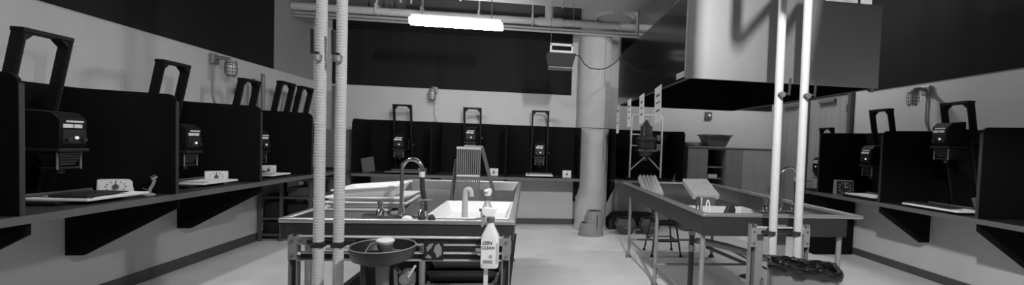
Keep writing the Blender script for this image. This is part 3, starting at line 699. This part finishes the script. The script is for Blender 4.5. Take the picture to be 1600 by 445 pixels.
# spray bottles
def spray_bottle(label, loc, rz, s, writing=False, rx=0, body_mat='bottle'):
    t = thing('spray_bottle', label, 'spray bottle', loc, rz, 'white spray bottles', rx=rx); t.scale = (s,)*3
    def sq(w, d, z, n=40, e=5):
        o = []
        for k in range(n):
            a = 2*PI*k/n; c, q = math.cos(a), math.sin(a); f = (abs(c)**e+abs(q)**e)**(-1/e)
            o.append((w*c*f, d*q*f, z))
        return o
    def rd(r_, z): return [(r_*math.cos(2*PI*k/40), r_*math.sin(2*PI*k/40), z) for k in range(40)]
    body = loft([sq(.038,.026,0), sq(.043,.031,.005), sq(.0435,.0315,.02), sq(.0435,.0315,.15), sq(.041,.029,.163), sq(.026,.022,.195,e=3), rd(.018,.213), rd(.015,.232)]).obj('bottle_body', M[body_mat], t, smooth=True)
    B().lathe([(0,.228),(.019,.228),(.019,.252),(.014,.256),(0,.256)], (0,0,0), 20).obj('collar', M['dgrey'], t, smooth=True)
    h = B().prism([(-.035,.262),(-.02,.255),(.014,.255),(.018,.275),(.03,.288),(.024,.298),(-.03,.302),(-.045,.295),(-.045,.28)], 'y', -.013, .013).obj('trigger_head', M['white'], t, bev=.004)
    B().tube([(-.026,0,.268),(-.038,0,.25),(-.036,0,.225),(-.044,0,.205)], .006, 8).obj('trigger', M['grey'], h, smooth=True)
    B().cyl((-.045,0,.287),(-.058,0,.287),.007,n=10).obj('nozzle', M['black'], h, smooth=True)
    if writing:
        bx(-.039, .033, -.0325, -.0312, .022, .148).obj('paper_label', M['paper'], body)
        text('handwriting', 'GEN', .024, M['ink'], body, T((-.011,-.0328,.128)) @ RX(PI/2, 4, 'X'), .0005, .25)
        text('handwriting', 'CLEAN', .0205, M['ink'], body, T((-.006,-.0328,.105)) @ RX(PI/2, 4, 'X'), .0005, .15)
        B().box(-.030,.018,-.0333,-.0326,.028,.044).obj('label_band', M['grey'], body)
        bx(.0335,.0425,-.0325,-.0312,.03,.13).obj('side_print', M['paperg'], body)
        B().tube([(.008+.006*math.cos(2*PI*j/16), -.0329, .062+.006*math.sin(2*PI*j/16)) for j in range(17)], .0018, 6, False).obj('label_emblem', M['ink'], body)
    return t
spray_bottle('white spray bottle with handwritten label hanging before the front rail', (-.193, 2.395, .785), -.05, 1.14, True)
spray_bottle('white spray bottle with dark collar standing in the left sink', (-.25, 2.772, .89), -1.9, 1.0, body_mat='clear')
tag(B().box(-.012,.012,-.003,.003,0,.17).xf(T((-.213,2.395,.612))).obj('mixing_paddle', M['offwhite'], bev=.002), 'narrow white paddle hanging straight below the labelled spray bottle', 'paddle')

# slatted A-frame rack
t = thing('slatted_rack', 'tall A-shaped rack with a slatted front standing in the left sink', 'rack', (-.57, 4.2, .892))
b = B()
b.box(-.115,-.103,-.012,.012,0,.535).box(.103,.115,-.012,.012,0,.535).box(-.115,.115,-.012,.012,0.0,.02)
b.obj('front_frame', M['mgrey'], t, bev=.003)
sl = B()
for k in range(10):
    x = -.09+k*.02
    sl.box(x-.0055, x+.0055, -.007, .007, .02, .525)
sl.obj('slat_panel', M['mgrey'], t)
B().box(-.118,.118,-.018,.018,.525,.55).obj('top_bar', M['ribbedg'], t, bev=.005)
B().box(-.055,.125,.05,.075,.545,.565).obj('rear_top_bar', M['ribbedg'], t, bev=.004)
for s in (-1, 1):
    B().bar((s*.12,.05,.55) if s > 0 else (s*.125,.05,.42), (s*.27 if s > 0 else -.175,.10,.0), .035, .02, (0,1,0)).obj('sloping_leg', M['dgrey'], t, bev=.003)
B().bar((.115,.05,.55),(-.11,.05,.545),.02,.02).obj('cross_bar', M['dgrey'], t)
B().box(-.11,.11,-.016,.016,.26,.275).obj('middle_bar', M['offwhite'], t)

# ribbed trays in the right sink
def ribbed(label, p00, p10, p01, mt, n, rh):
    # panel: origin p00, u edge to p10 (across ribs), v edge to p01 (along ribs)
    p00, p10, p01 = map(Vector, (p00,p10,p01)); u = p10-p00; v = p01-p00; nrm = u.cross(v).normalized()
    if nrm.z < 0: nrm = -nrm
    t = thing('ribbed_tray', label, 'ribbed tray', p00, 0, 'ribbed trays leaning in the right sink')
    th = .03
    b = B(); b.hexa([-nrm*th*2, u-nrm*th*2, u+v-nrm*th*2, v-nrm*th*2], [Vector((0,0,0)), u, u+v, v]); b.obj('tray_back', mt, t, bev=.004)
    rb = B(); wv = u/(n*2)
    for k in range(n):
        a = u*((k+.25)/n)
        rb.hexa([a, a+wv, a+wv+v, a+v], [a+wv*.15+nrm*rh, a+wv*.85+nrm*rh, a+wv*.85+v+nrm*rh, a+wv*.15+v+nrm*rh])
    rb.obj('rib', mt, t, bev=.003)
ribbed('pale ribbed tray leaning in the far left corner of the right sink', (1.445, 5.25, 1.135), (1.68, 5.25, 1.135), (1.455, 4.95, .945), M['ribbed'], 5, .014)
ribbed('greyer ribbed tray leaning in the middle of the right sink', (1.885, 4.85, 1.135), (2.195, 4.85, 1.14), (1.885, 4.5, .985), M['ribbedg'], 9, .007)
tag(bx(1.90, 2.12, 4.44, 4.475, .842, .962).obj('spacer_block', M['dgrey'], bev=.004), 'dark block under the greyer ribbed tray in the right sink', 'block')
# tongs in a cluster
for i, (dx, dy, rz, hh, mt) in enumerate(((0,0,.2,.25,'black'), (.045,.03,.9,.235,'galv'), (.085,-.01,-.3,.225,'offwhite'))):
    t = thing('print_tongs', ['black print tongs standing in the right sink near its left rim', 'metal print tongs standing behind the black ones in the right sink', 'pale print tongs rightmost of the three in the right sink'][i], 'tongs', (1.475+dx, 3.42+dy, .842), rz, 'print tongs')
    for s in (-1, 1):
        B().tube([(0,0,hh),(s*.010,0,hh-.02),(s*.017,0,hh*.5),(s*.024,0,.0)], .006, 8).obj('arm', M[mt], t, smooth=True)
tray('developing_tray', 'white developing tray in the front of the right sink', 1.87, 3.62, .842, .57, .62, .10, M['paperg'])  # white tray, the hood's shadow put into its grey colour
tag(B().prism([(0,0),(.085,0),(.085,.05),(.06,.085),(.02,.09)], 'y', 0, .05).xf(T((1.70,3.36,.958)) @ RX(.15,4,'Y')).obj('sponge_block', M['black'], bev=.006), 'dark wedge-shaped sponge on the edge of the white tray in the right sink', 'sponge')
t = thing('dropper_bottle', 'small clear bottle with white cap at the right end of the white tray', 'bottle', (2.045, 3.25, .988))
B().lathe([(0,0),(.018,0),(.02,.005),(.02,.07),(.012,.085),(.009,.09),(0,.09)], n=20).obj('bottle_body', M['grey'], t, smooth=True)
B().lathe([(0,.09),(.013,.09),(.012,.125),(0,.127)], n=16).obj('cap', M['white'], t, smooth=True)

# ---------------------------------------------------------------- upright pipes
def wrapped_pipe(label, x, y, gap_z, top=ZT-.002):
    t = thing('wrapped_pipe', label, 'pipe', (x,y,0), 0, 'wrapped pipes by the left sink')
    B().cyl((0,0,0),(0,0,top),.017,n=16).obj('core_pipe', M['galvdark'], t, smooth=True)
    for nm, z0, z1 in (('lower_wrap', .0, gap_z-.02), ('upper_wrap', gap_z+.02, top)):
        b = B(); prof = []; z = z0; k = 0
        prof.append((.018, z0))
        while z < z1:
            prof += [(.0270, z), (.0278, z+.006), (.0270, z+.012), (.0252, z+.014)]; z += .0155
        prof.append((.018, min(z, z1)))
        b.lathe(prof, (0,0,0), 24).obj(nm, M['insul'], t)
    v = B().cyl((0,-.03,1.93),(0,-.055,1.93),.014,n=12).bar((-.02,-.05,1.93),(-.022,-.052,2.06),.018,.01,(0,1,0)).obj('valve_lever', M['black'], t, bev=.002)
    B().lathe([(0,-.02),(.022,-.018),(.024,.012),(0,.014)], (0,-.045,1.915), 14).bar((-.025,-.05,1.90),(.02,-.05,1.93),.012,.01,(0,1,0)).obj('valve_body', M['galv'], t, smooth=True)
wrapped_pipe('left one of the two pale wrapped pipes in front of the left sink', -1.115, 2.40, .905)
wrapped_pipe('right one of the two pale wrapped pipes in front of the left sink', -1.012, 2.40, .905)
def white_pipe(label, x, x2):
    t = thing('white_pipe', label, 'pipe', (0,0,0), 0, 'white pipes by the right sink')
    y = 2.80; y2 = 2.25
    r = .05
    a = Vector((x,y,2.76)); c = Vector((x2,y2,2.62)); d = (c-a).normalized()
    def fillet(p, d0, d1, n=6):
        s = p-d0*r; e = p+d1*r
        return [(s*(1-k/n)**2 + p*2*(k/n)*(1-k/n) + e*(k/n)**2) for k in range(n+1)]
    pts = [Vector((x+.03,y,0)), Vector((x+.012,y,1.0)), Vector((x,y,2.5))] + fillet(a, Vector((0,0,1)), d) + fillet(c, d, Vector((0,0,1))) + [Vector((x2,y2,ZT-.002))]
    B().tube(pts, .0285, 20).obj('pipe_run', M['pipewhite'], t, smooth=True)
    B().cyl((x,y,.90),(x+.001,y,.93),.033,n=18).obj('pipe_clamp', M['black'], t)
    vz = 1.905
    B().bar((x+.05,y-.05,vz-.005),(x+.052,y-.055,vz+.115),.014,.012,(0,1,0)).bar((x+.0,y-.05,vz),(x+.05,y-.05,vz+.01),.014,.012,(0,1,0)).obj('valve_lever', M['black'], t, bev=.002)
    B().cyl((x,y-.025,vz),(x,y-.06,vz),.020,n=14).obj('valve_body', M['dgrey'], t, smooth=True)
white_pipe('left one of the two smooth white pipes in front of the right sink', 1.768, 1.335)
white_pipe('right one of the two smooth white pipes in front of the right sink', 1.962, 1.535)

# ---------------------------------------------------------------- strut frames that carry the pipes
def channel(b, p, q, w=.041, d=.041, up=(0,0,1)):
    # open C channel made of three plates
    p, q = Vector(p), Vector(q); ax = (q-p).normalized()
    if abs(ax.z) > .9: side = Vector((1,0,0)); back = Vector((0,1,0))
    else: side = Vector((0,0,1)); back = Vector((0,1,0))
    for s in (-1, 1):
        c = side*(s*w/2)
        if abs(ax.z) > .9: b.bar(p+c, q+c, .005, d)
        else: b.bar(p+c, q+c, d, .005)
    return b
def channel_part(name, p, q, parent, mt):
    o = channel(B(), p, q).obj(name, M[mt], parent)
    w = d = .041; p, q = Vector(p), Vector(q); bk = Vector((0, d*.45, 0)); ax = (q-p).normalized()
    B().bar(p+bk, q+bk, *((w-.006, .004) if abs(ax.z) > .9 else (.004, w-.006))).obj('channel_back', M['channelback'], o)
t = thing('strut_frame', 'steel channel frame carrying the wrapped pipes and eyewash before the left sink', 'frame')
fy = 2.475
for x in (-1.275, -.105):
    channel_part('post', (x,fy,0), (x,fy,.945), t, 'galv')
for z in (.915, .825):
    channel_part('rail', (-1.25,fy,z), (-.13,fy,z), t, 'railsteel')
for x, s in ((-1.275,1), (-.105,-1)):
    B().prism([(x-s*.022,.81),(x+s*.022,.81),(x+s*.022,.895),(x+s*.11,.895),(x+s*.11,.94),(x-s*.022,.94)], 'y', fy-.027, fy-.0215).obj('corner_plate', M['galv'], t)
    b = B()
    for (dx, z) in ((0,.83),(0,.915),(s*.045,.918),(s*.085,.918)): b.cyl((x+dx,fy-.034,z),(x+dx,fy-.027,z),.009,n=6)
    b.obj('bolt', M['galvdark'], t)
b = B()
for x in (-1.115, -1.012): b.box(x-.03,x+.03,2.372,2.43,.896,.914)
b.box(-1.19,-.94,2.430,2.455,.90,.925)
b.obj('pipe_clamp', M['black'], t)
B().box(-1.10,-.90,fy-.026,fy-.021,.862,.879).box(-.28,-.20,fy-.026,fy-.021,.862,.879).obj('white_strip', M['white'], t)
b = B()
for x in (-1.24,-.95,-.90,-.52,-.50,-.26): b.box(x-.006,x+.006,fy-.027,fy-.021,.838,.852)
b.obj('rail_nut', M['white'], t)
t = thing('strut_frame', 'steel channel frame holding the white pipes in front of the right sink', 'frame')
fy2 = 2.875
for x in (1.668, 1.70+.0):
    pass
channel_part('post', (1.668,fy2,0), (1.668,fy2,.965), t, 'galv')
B().box(1.70,1.775,fy2+.03,fy2+.05,0,.94).obj('wide_post', M['galv'], t)
channel_part('post', (2.085,fy2,0), (2.085,fy2,.965), t, 'galv')
channel_part('rail', (1.69,fy2,.92), (2.065,fy2,.92), t, 'railsteel')
for x, s in ((1.668,1),(2.085,-1)):
    B().prism([(x-s*.022,.80),(x+s*.022,.80),(x+s*.022,.895),(x+s*.09,.895),(x+s*.09,.94),(x-s*.022,.94)], 'y', fy2-.027, fy2-.0215).obj('corner_plate', M['galv'], t)
    b = B()
    for (dx, z) in ((0,.83),(0,.915),(s*.06,.918)): b.cyl((x+dx,fy2-.034,z),(x+dx,fy2-.027,z),.009,n=6)
    b.obj('bolt', M['galvdark'], t)
B().box(1.72,2.02,fy2-.035,fy2-.022,.905,.925).obj('clamp_bar', M['black'], t)
# grey cover panel behind the right frame
tag(bx(1.905,1.985,2.945,2.965,0,.945).obj('pipe_cover', M['mgrey'], bev=.003), 'grey upright panel behind the white pipes, before the right sink', 'panel')

# ---------------------------------------------------------------- eyewash
t = thing('eyewash_station', 'round dark eyewash bowl with a white cap on the left channel frame', 'eyewash', (-.735, 2.27, .935))
B().lathe([(.158,0),(.160,.004),(.164,.002),(.162,-.02),(.150,-.06),(.10,-.082),(.04,-.088),(.03,-.088),(.035,-.078),(.095,-.072),(.14,-.052),(.154,-.018),(.158,0)], n=48).obj('bowl', M['bowl'], t, smooth=True)
B().tube([(.161*math.cos(2*PI*j/48), .161*math.sin(2*PI*j/48), .003) for j in range(49)], .003, 6, False).obj('bowl_rim', M['grey'], t, smooth=True)
B().lathe([(0,.012),(.035,.012),(.044,.022),(.046,.030),(.04,.036),(0,.04)], (.01,0,0), 28, sy=1).obj('dust_cap', M['white'], t, smooth=True)
B().lathe([(.03,-.085),(.03,-.02),(.04,-.005),(.04,.012),(0,.012)], (.01,0,0), 20).obj('spray_head', M['dgrey'], t, smooth=True)
B().tube([(-.033,0,.022),(-.06,-.01,.012),(-.078,-.02,-.02),(-.082,-.03,-.045)], .0035, 8).obj('cap_cord', M['grey'], t, smooth=True)
B().box(.01,.075,-.075,-.065,-.068,-.06).obj('reflex_bar', M['galv'], t)
B().cyl((0,0,-.088),(0,0,-.26),.036,.03,n=20).cyl((0,0,-.26),(0,0,-.93),.022,n=16).obj('drain_pipe', M['mgrey'], t, smooth=True)
B().cyl((0,.05,-.06),(0,.21,-.06),.018,n=12).obj('mounting_arm', M['galvdark'], t)
t2 = thing('mixing_valve', 'cast metal mixing valve with pipes below the eyewash bowl', 'valve', (-.625, 2.33, .74))
B().lathe([(0,-.05),(.03,-.05),(.042,-.02),(.042,.03),(.028,.05),(0,.05)], n=20).obj('valve_body', M['galvdark'], t2, smooth=True)
B().cyl((0,-.045,.015),(0,-.06,.015),.028,n=18).obj('valve_face', M['galv'], t2, smooth=True)
b = B(); b.tube([(-.03,-.04,.05),(-.06,-.01,.065),(-.072,.03,.02),(-.07,.04,-.08),(-.075,.05,-.30)], .010, 10).tube([(.03,-.03,-.02),(.05,-.02,-.10),(.02,-.01,-.2),(.02,0,-.74)], .012, 10).tube([(-.03,-.03,-.02),(-.05,-.03,-.08),(.0,-.03,-.14)], .008, 8)
b.obj('supply_pipe', M['galv'], t2, smooth=True)
B().bar((.02,-.06,.03),(.055,-.06,.09),.012,.01).obj('lever', M['offwhite'], t2)
# eyewash sign: dark plate with pale emblem
t = thing('eyewash_sign', 'small dark plate with a pale hand emblem right of the eyewash bowl', 'sign', (-.515, 2.445, .865))
bx(-.055,.055,-.003,.003,-.055,.055).obj('plate', M['bowl'], t, bev=.002)
B().prism([(.0,-.0),(.012,.035),(.03,.045),(.045,.015),(.045,-.02),(.02,-.04),(.012,-.015)], 'y', -.005, -.003).prism([(-.045,-.038),(-.03,-.02),(-.01,-.035),(-.015,-.045)], 'y', -.005, -.003).prism([(-.04,.02),(-.025,.04),(0,.045),(-.01,.02),(-.035,-.005)], 'y', -.0045, -.003).obj('emblem', M['grey'], t)

# stored trays on the left sink's lower shelf
def flat_tray(label, cx, cy, z, w, d, h, mt): tray('developing_tray', label, cx, cy, z, w, d, h, mt, 0, (0,0), .025, group='dark trays on the shelf under the left sink')
zz = .352
labs = ['dark tray lowest in the pile on the shelf under the left sink', 'dark tray second from the bottom of the pile under the left sink', 'dark tray third from the bottom of the pile under the left sink', 'dark tray fourth from the bottom of the pile under the left sink', 'dark tray topmost of the pile under the left sink']
for k in range(5):
    flat_tray(labs[k], -.42+.02*(k % 2), 3.12+.01*k, zz, .50-.01*k, .46, .085, M['dgrey'] if k % 2 else M['bowl']); zz += .086
# black hose and dark pipe under the left sink
tag(B().cyl((-1.09,2.98,.352),(-1.09,2.98,.855),.022,n=14).obj('drain_pipe', M['black'], smooth=True), 'black drain pipe under the left sink behind the wrapped pipes', 'pipe')
tag(B().cyl((-.95,3.0,.86),(-.915,2.95,.353),.011,n=10).obj('hanging_hose', M['black'], smooth=True), 'thin black hose hanging under the left sink beside the wrapped pipes', 'hose')

# ---------------------------------------------------------------- waste bin, bucket
t = thing('waste_bin', 'grey waste bin with a black liner in front of the white pipes', 'waste bin', (1.822, 2.52, 0), -.50)
w, d, hh = .195, .128, .765
loft([rr(.16,.09,0), rr(w,d,hh), rr(w-.008,d-.008,hh), rr(.155,.085,.01)], True, True).obj('bin_body', M['bin'], t, smooth=True)
rnd = random.Random(3)
def wav(w_, d_, z_, amp, zamp):
    o = []
    for k, (x, y, z) in enumerate(rr(w_, d_, z_, .03, 4)):
        o.append((x, y, z))
    R = []
    for a, c in zip(o, o[1:]+o[:1]):
        a, c = Vector(a), Vector(c); n = max(1, int((c-a).length/.022))
        for i in range(n): R.append(a.lerp(c, i/n))
    return R
def crumple(R, amp, zamp):
    return [(v.x*(1+rnd.uniform(-amp,amp)), v.y*(1+rnd.uniform(-amp,amp)*1.4), v.z+rnd.uniform(-zamp,zamp)) for v in R]
base_ring = wav(w, d, 0, 0, 0)
def lring(k, z, amp, zamp):
    return crumple([Vector((v.x*(w+k)/w, v.y*(d+k)/d, z)) for v in base_ring], amp, zamp)
loft([lring(.006,hh-.055,.015,.012), lring(.012,hh-.035,.025,.006), lring(.016,hh-.010,.025,.005), lring(.014,hh+.012,.015,.006), lring(-.012,hh+.008,.02,.006), lring(-.03,hh-.07,.05,.02), lring(-.04,hh-.16,.07,.02), lring(-.06,hh-.28,.08,.02), lring(-.09,hh-.33,.05,.02)], False, True).obj('liner', M['bag'], t, smooth=True)
t = thing('bucket', 'small grey bucket on the floor left of the channel frame by the right sink', 'bucket', (2.11, 3.62, 0))
B().lathe([(0,0),(.085,0),(.10,.30),(.108,.30),(.108,.325),(.098,.325),(.095,.30),(.08,.012),(0,.012)], n=32).obj('bucket_body', M['grey'], t, smooth=True)
B().tube([(.105*math.cos(a), -.02-.06*math.sin(a), .29-.05*math.sin(a)) for a in [PI*k/14 for k in range(15)]], .003, 6).obj('handle', M['galv'], t, smooth=True)

# ---------------------------------------------------------------- stool, step stool, tubs
t = thing('metal_stool', 'black metal stool standing behind the legs of the right sink', 'stool', (1.95, 5.69, 0))
B().lathe([(0,.60),(.17,.60),(.175,.615),(.17,.63),(0,.63)], n=28).obj('seat', M['stool'], t, smooth=True)
for sx in (-1,1):
    for sy in (-1,1):
        l = B().cyl((sx*.205,sy*.185,.02),(sx*.12,sy*.11,.60),.013,n=12).obj('leg', M['stool'], t, smooth=True)
        B().lathe([(0,0),(.022,0),(.02,.03),(.013,.035)], (sx*.206,sy*.186,0), 12).obj('foot_cap', M['rubber'], l, smooth=True)
b = B()
c = [(s*.178, u*.162) for s, u in ((-1,-1),(1,-1),(1,1),(-1,1))]
for i in range(4): b.cyl((*c[i],.21),(*c[(i+1)%4],.21),.010,n=10)
c = [(s*.145, u*.132) for s, u in ((-1,-1),(1,-1),(1,1),(-1,1))]
for i in range(4): b.cyl((*c[i],.44),(*c[(i+1)%4],.44),.010,n=10)
b.obj('foot_ring', M['stool'], t, smooth=True)
t = thing('step_stool', 'grey moulded step stool on the floor in front of the column', 'step stool', (1.12, 6.86, 0))
def dsh(cx, r, z, sy=1): return [(cx+r*math.cos(2*PI*k/28), r*sy*math.sin(2*PI*k/28), z) for k in range(28)]
loft([dsh(-.015,.215,0,.8), dsh(-.015,.215,.03,.8), dsh(-.01,.20,.035,.8), dsh(-.005,.19,.21,.8)], True, True).obj('lower_step', M['kick'], t, smooth=True)
loft([dsh(.035,.155,.20,.85), dsh(.035,.135,.40,.85), dsh(.035,.12,.41,.85)], True, True).obj('upper_step', M['kick'], t, smooth=True)
B().lathe([(0,0),(.115,0),(.115,.004),(0,.004)], (.035,0,.41), 28, sy=.85).obj('tread_mat', M['rubber'], t)
B().box(.055,.066,-.15,-.125,.13,.36).obj('slot', M['ink'], t)
B().prism([(-.175,.209),(-.10,.209),(-.10,.214),(-.175,.214)], 'y', -.06, .06).obj('lower_tread', M['rubber'], t)
def tub(label, loc, rz, rx):
    t = thing('storage_tub', label, 'tub', loc, rz, 'grey tubs on the floor right of the column', rx=rx)
    def hexr(r, z, s=1): return [(r*math.cos(PI/6+2*PI*k/6)*s, r*math.sin(PI/6+2*PI*k/6), z) for k in range(6)]
    loft([hexr(.13,0), hexr(.20,.16), hexr(.15,.27), hexr(.14,.265), hexr(.185,.16), hexr(.12,.02)], True, True).obj('tub_body', M['dgrey'], t, bev=.006)
    bx(-.05,.05,-.186,-.180,.12,.15).xf(RX(0,4,'Z')).obj('sticker', M['grey'], t)
tub('grey six-sided tub on the floor just right of the column, with a pale sticker', (1.73, 7.02, 0), 0, 0)
tub('grey six-sided tub on the floor farther right from the column, behind the sink leg', (2.16, 7.03, 0), 0, 0)
tag(B().prism([(1.50,.0),(1.50,.16),(1.60,.27),(1.72,.285),(2.3,.285),(2.36,.27)], 'y', 7.32, 7.66).obj('dark_bag', M['rubber'], bev=.01), 'dark flat bag on the floor behind the two grey tubs', 'bag')

# ---------------------------------------------------------------- cabinets
t = thing('storage_cabinet', 'grey storage cabinet with an open shelf bay on the back wall, right of the booths', 'cabinet', (0,0,0))
cy0, cz = 7.22, 1.53
B().box(2.89,4.52,7.26,YB-.025,0,.03).box(2.89,4.52,7.26,YB-.04,cz-.03,cz).box(2.89,2.91,7.26,YB-.04,.03,cz-.03).box(4.50,4.52,7.26,YB-.04,.03,cz-.03).box(3.255,3.28,7.26,YB-.04,.03,cz-.03).box(3.61,3.635,7.26,YB-.04,.03,cz-.03).obj('carcass', M['cab'], t, bev=.002)
bx(2.91,4.50,YB-.045,YB-.03,.03,cz-.03).obj('bay_shade_board', M['booth'], t)  # shade inside the open bay put into a black board
bx(2.88,4.53,7.225,YB-.024,cz,cz+.025).obj('top_board', M['cab'], t, bev=.003)
B().box(3.28,3.61,7.30,YB-.041,1.17,1.19).box(3.28,3.61,7.30,YB-.041,.96,.98).box(3.28,3.61,7.30,YB-.041,.55,.57).obj('shelf', M['mgrey'], t)
for x0, x1, mt, hs in ((2.892,3.268,'cab',-1),(3.622,3.94,'cab',1),(3.945,4.518,'cablight',-1)):
    d = bx(x0,x1,7.238,7.258,.04,cz-.006).obj('door', M[mt], t, bev=.003)
    xh = x1-.05 if hs < 0 else x0+.26
    B().cyl((xh,7.238,.83),(xh,7.205,.83),.012,n=12).obj('knob', M['galv'], d, smooth=True)
t = thing('storage_bin', 'dark grey plastic tub with flared rim on top of the cabinet', 'tub', (3.485, 7.46, cz+.025))
def rrr(w,d,z): return rr(w,d,z,.04,5)
loft([rrr(.18,.12,0), rrr(.255,.18,.20), rrr(.275,.20,.20), rrr(.275,.20,.225), rrr(.25,.175,.225), rrr(.175,.115,.01)], True, True).obj('bin_body', M['dgrey'], t, smooth=True)
bx(-.08,.10,-.21,-.20,.205,.222).obj('handle', M['rubber'], t)
tag(B().lathe([(0,0),(.13,0),(.15,.015),(.15,.06),(.12,.075),(0,.08)], (3.03,7.45,cz+.025), 28).obj('round_tin', M['mgrey'], smooth=True), 'low round grey tin on the left end of the cabinet top', 'tin')
tag(bx(3.34,3.52,7.36,7.48,.98,1.05).obj('paper_box', M['offwhite'], bev=.004), 'small pale box on the open shelf of the cabinet', 'box')
tag(bx(4.27,4.90,5.25+.42,6.10,0,.86).obj('black_cabinet', M['booth'], bev=.004), 'black cabinet under the far end of the right worktop', 'cabinet')
# tall grey cabinet in the far left corner with a ribbed column on it
t = thing('tall_cabinet', 'tall grey cabinet in the back left corner behind the wrapped pipes', 'cabinet', (-3.08, 7.45, 0))
bx(-.20,.22,-.25,.28,0,1.62).obj('carcass', M['mgrey'], t, bev=.004)
d = bx(-.195,.215,-.268,-.252,.04,1.60).obj('door', M['mgrey'], t, bev=.003)
B().cyl((.16,-.268,.9),(.16,-.30,.9),.012,n=12).obj('knob', M['galv'], d)
t = thing('ribbed_post', 'thin ribbed metal post standing on the tall cabinet between the wrapped pipes', 'post', (-3.20, 7.34, 1.62))
b = bx(-.03,.03,-.02,.02,0,.72).obj('post_bar', M['galvdark'], t)
rb = B()
for k in range(40): rb.box(-.032,.032,-.026,-.02,.01+k*.0175,.018+k*.0175)
rb.obj('rib', M['rack'], t)

for lb, x, y, zt in (('thin toothed post standing behind the enlarger with the smallest timer', -3.5, 5.79, 2.2), ('toothed post at the left of the far corner enlargers, past the left booths', -3.52, 6.018, 2.3)):
    t = thing('toothed_post', lb, 'post', (x, y, ZL), 0, 'toothed metal posts')
    hh_ = zt-ZL
    bx(-.09, .09, -.035, .035, 0, .015).obj('post_base', M['enl'], t)
    B().cyl((0,0,.015), (0,0,hh_), .022, n=14).obj('post_bar', M['galvdark'], t, smooth=True)
    rb = B()
    for k in range(int(hh_/.02)-2): rb.cyl((0,0,.03+k*.02), (0,0,.04+k*.02), .029, n=14)
    rb.obj('tooth_ring', M['rack'], t)
# shelving under the far left worktop
t = thing('metal_shelving', 'dark slotted metal shelving under the far end of the left worktop', 'shelf unit', (0,0,0))
for x in (-3.68, -3.40, -3.02):
    for y_ in (6.24, 6.86): bx(x-.02,x+.02,y_,y_+.022,0,.90).obj('post', M['dgrey'], t)
for z in (.07, .30, .60, .85):
    bx(-3.70,-3.0,6.265,6.855,z,z+.03).obj('shelf_board', M['dgrey'], t)
for i, (x0,x1,z0,z1,mt,lb) in enumerate(((-3.66,-3.44,.101,.26,'bowl','dark box on the bottom shelf beneath the left worktop, by the wall'),(-3.36,-3.06,.101,.22,'black','black box on the bottom shelf beneath the left worktop, right bay'),(-3.66,-3.43,.331,.55,'black','black box on the middle shelf beneath the left worktop, by the wall'),(-3.37,-3.05,.331,.52,'bowl','dark box on the middle shelf beneath the left worktop, right bay'),(-3.35,-3.10,.631,.76,'dgrey','grey box on the upper shelf beneath the left worktop'))):
    tag(bx(x0,x1,6.32,6.70,z0,z1).obj('storage_box', M[mt], bev=.004), lb, 'box')
tag(B().cyl((1.032,1.79,2.56),(1.032,1.79,ZT-.002),.042,n=16).obj('shade_pipe', M['greypaint'], smooth=True), 'unseen pipe added to shade the left edge of the hood front', 'pipe')  # added to keep flood light off the hood's left edge
# unseen block added to cut the flood lamp's light on the hood
t = thing('flood_blocker', 'unseen block added to shade the right part of the hood front', 'duct', (0,0,0))
B().hexa([(1.62,1.98,2.52),(2.9,1.7,2.52),(2.9,2.1,2.52),(1.62,2.10,2.52)], [(1.70,1.98,3.1),(2.9,1.7,3.1),(2.9,2.1,3.1),(1.70,2.10,3.1)]).obj('duct_body', M['duct'], t)
B().cyl((2.2,1.95,3.1),(2.2,1.95,ZT-.002),.01,n=8).obj('hanger_rod', M['galvdark'], t)

# ---------------------------------------------------------------- world, colour
w = bpy.data.worlds.new('world'); bpy.context.scene.world = w; w.use_nodes = True
w.node_tree.nodes['Background'].inputs[0].default_value = (.5,.5,.5,1); w.node_tree.nodes['Background'].inputs[1].default_value = .1
vs = bpy.context.scene.view_settings
vs.view_transform = 'Standard'; vs.look = 'None'; vs.exposure = -.22; vs.gamma = 1.18
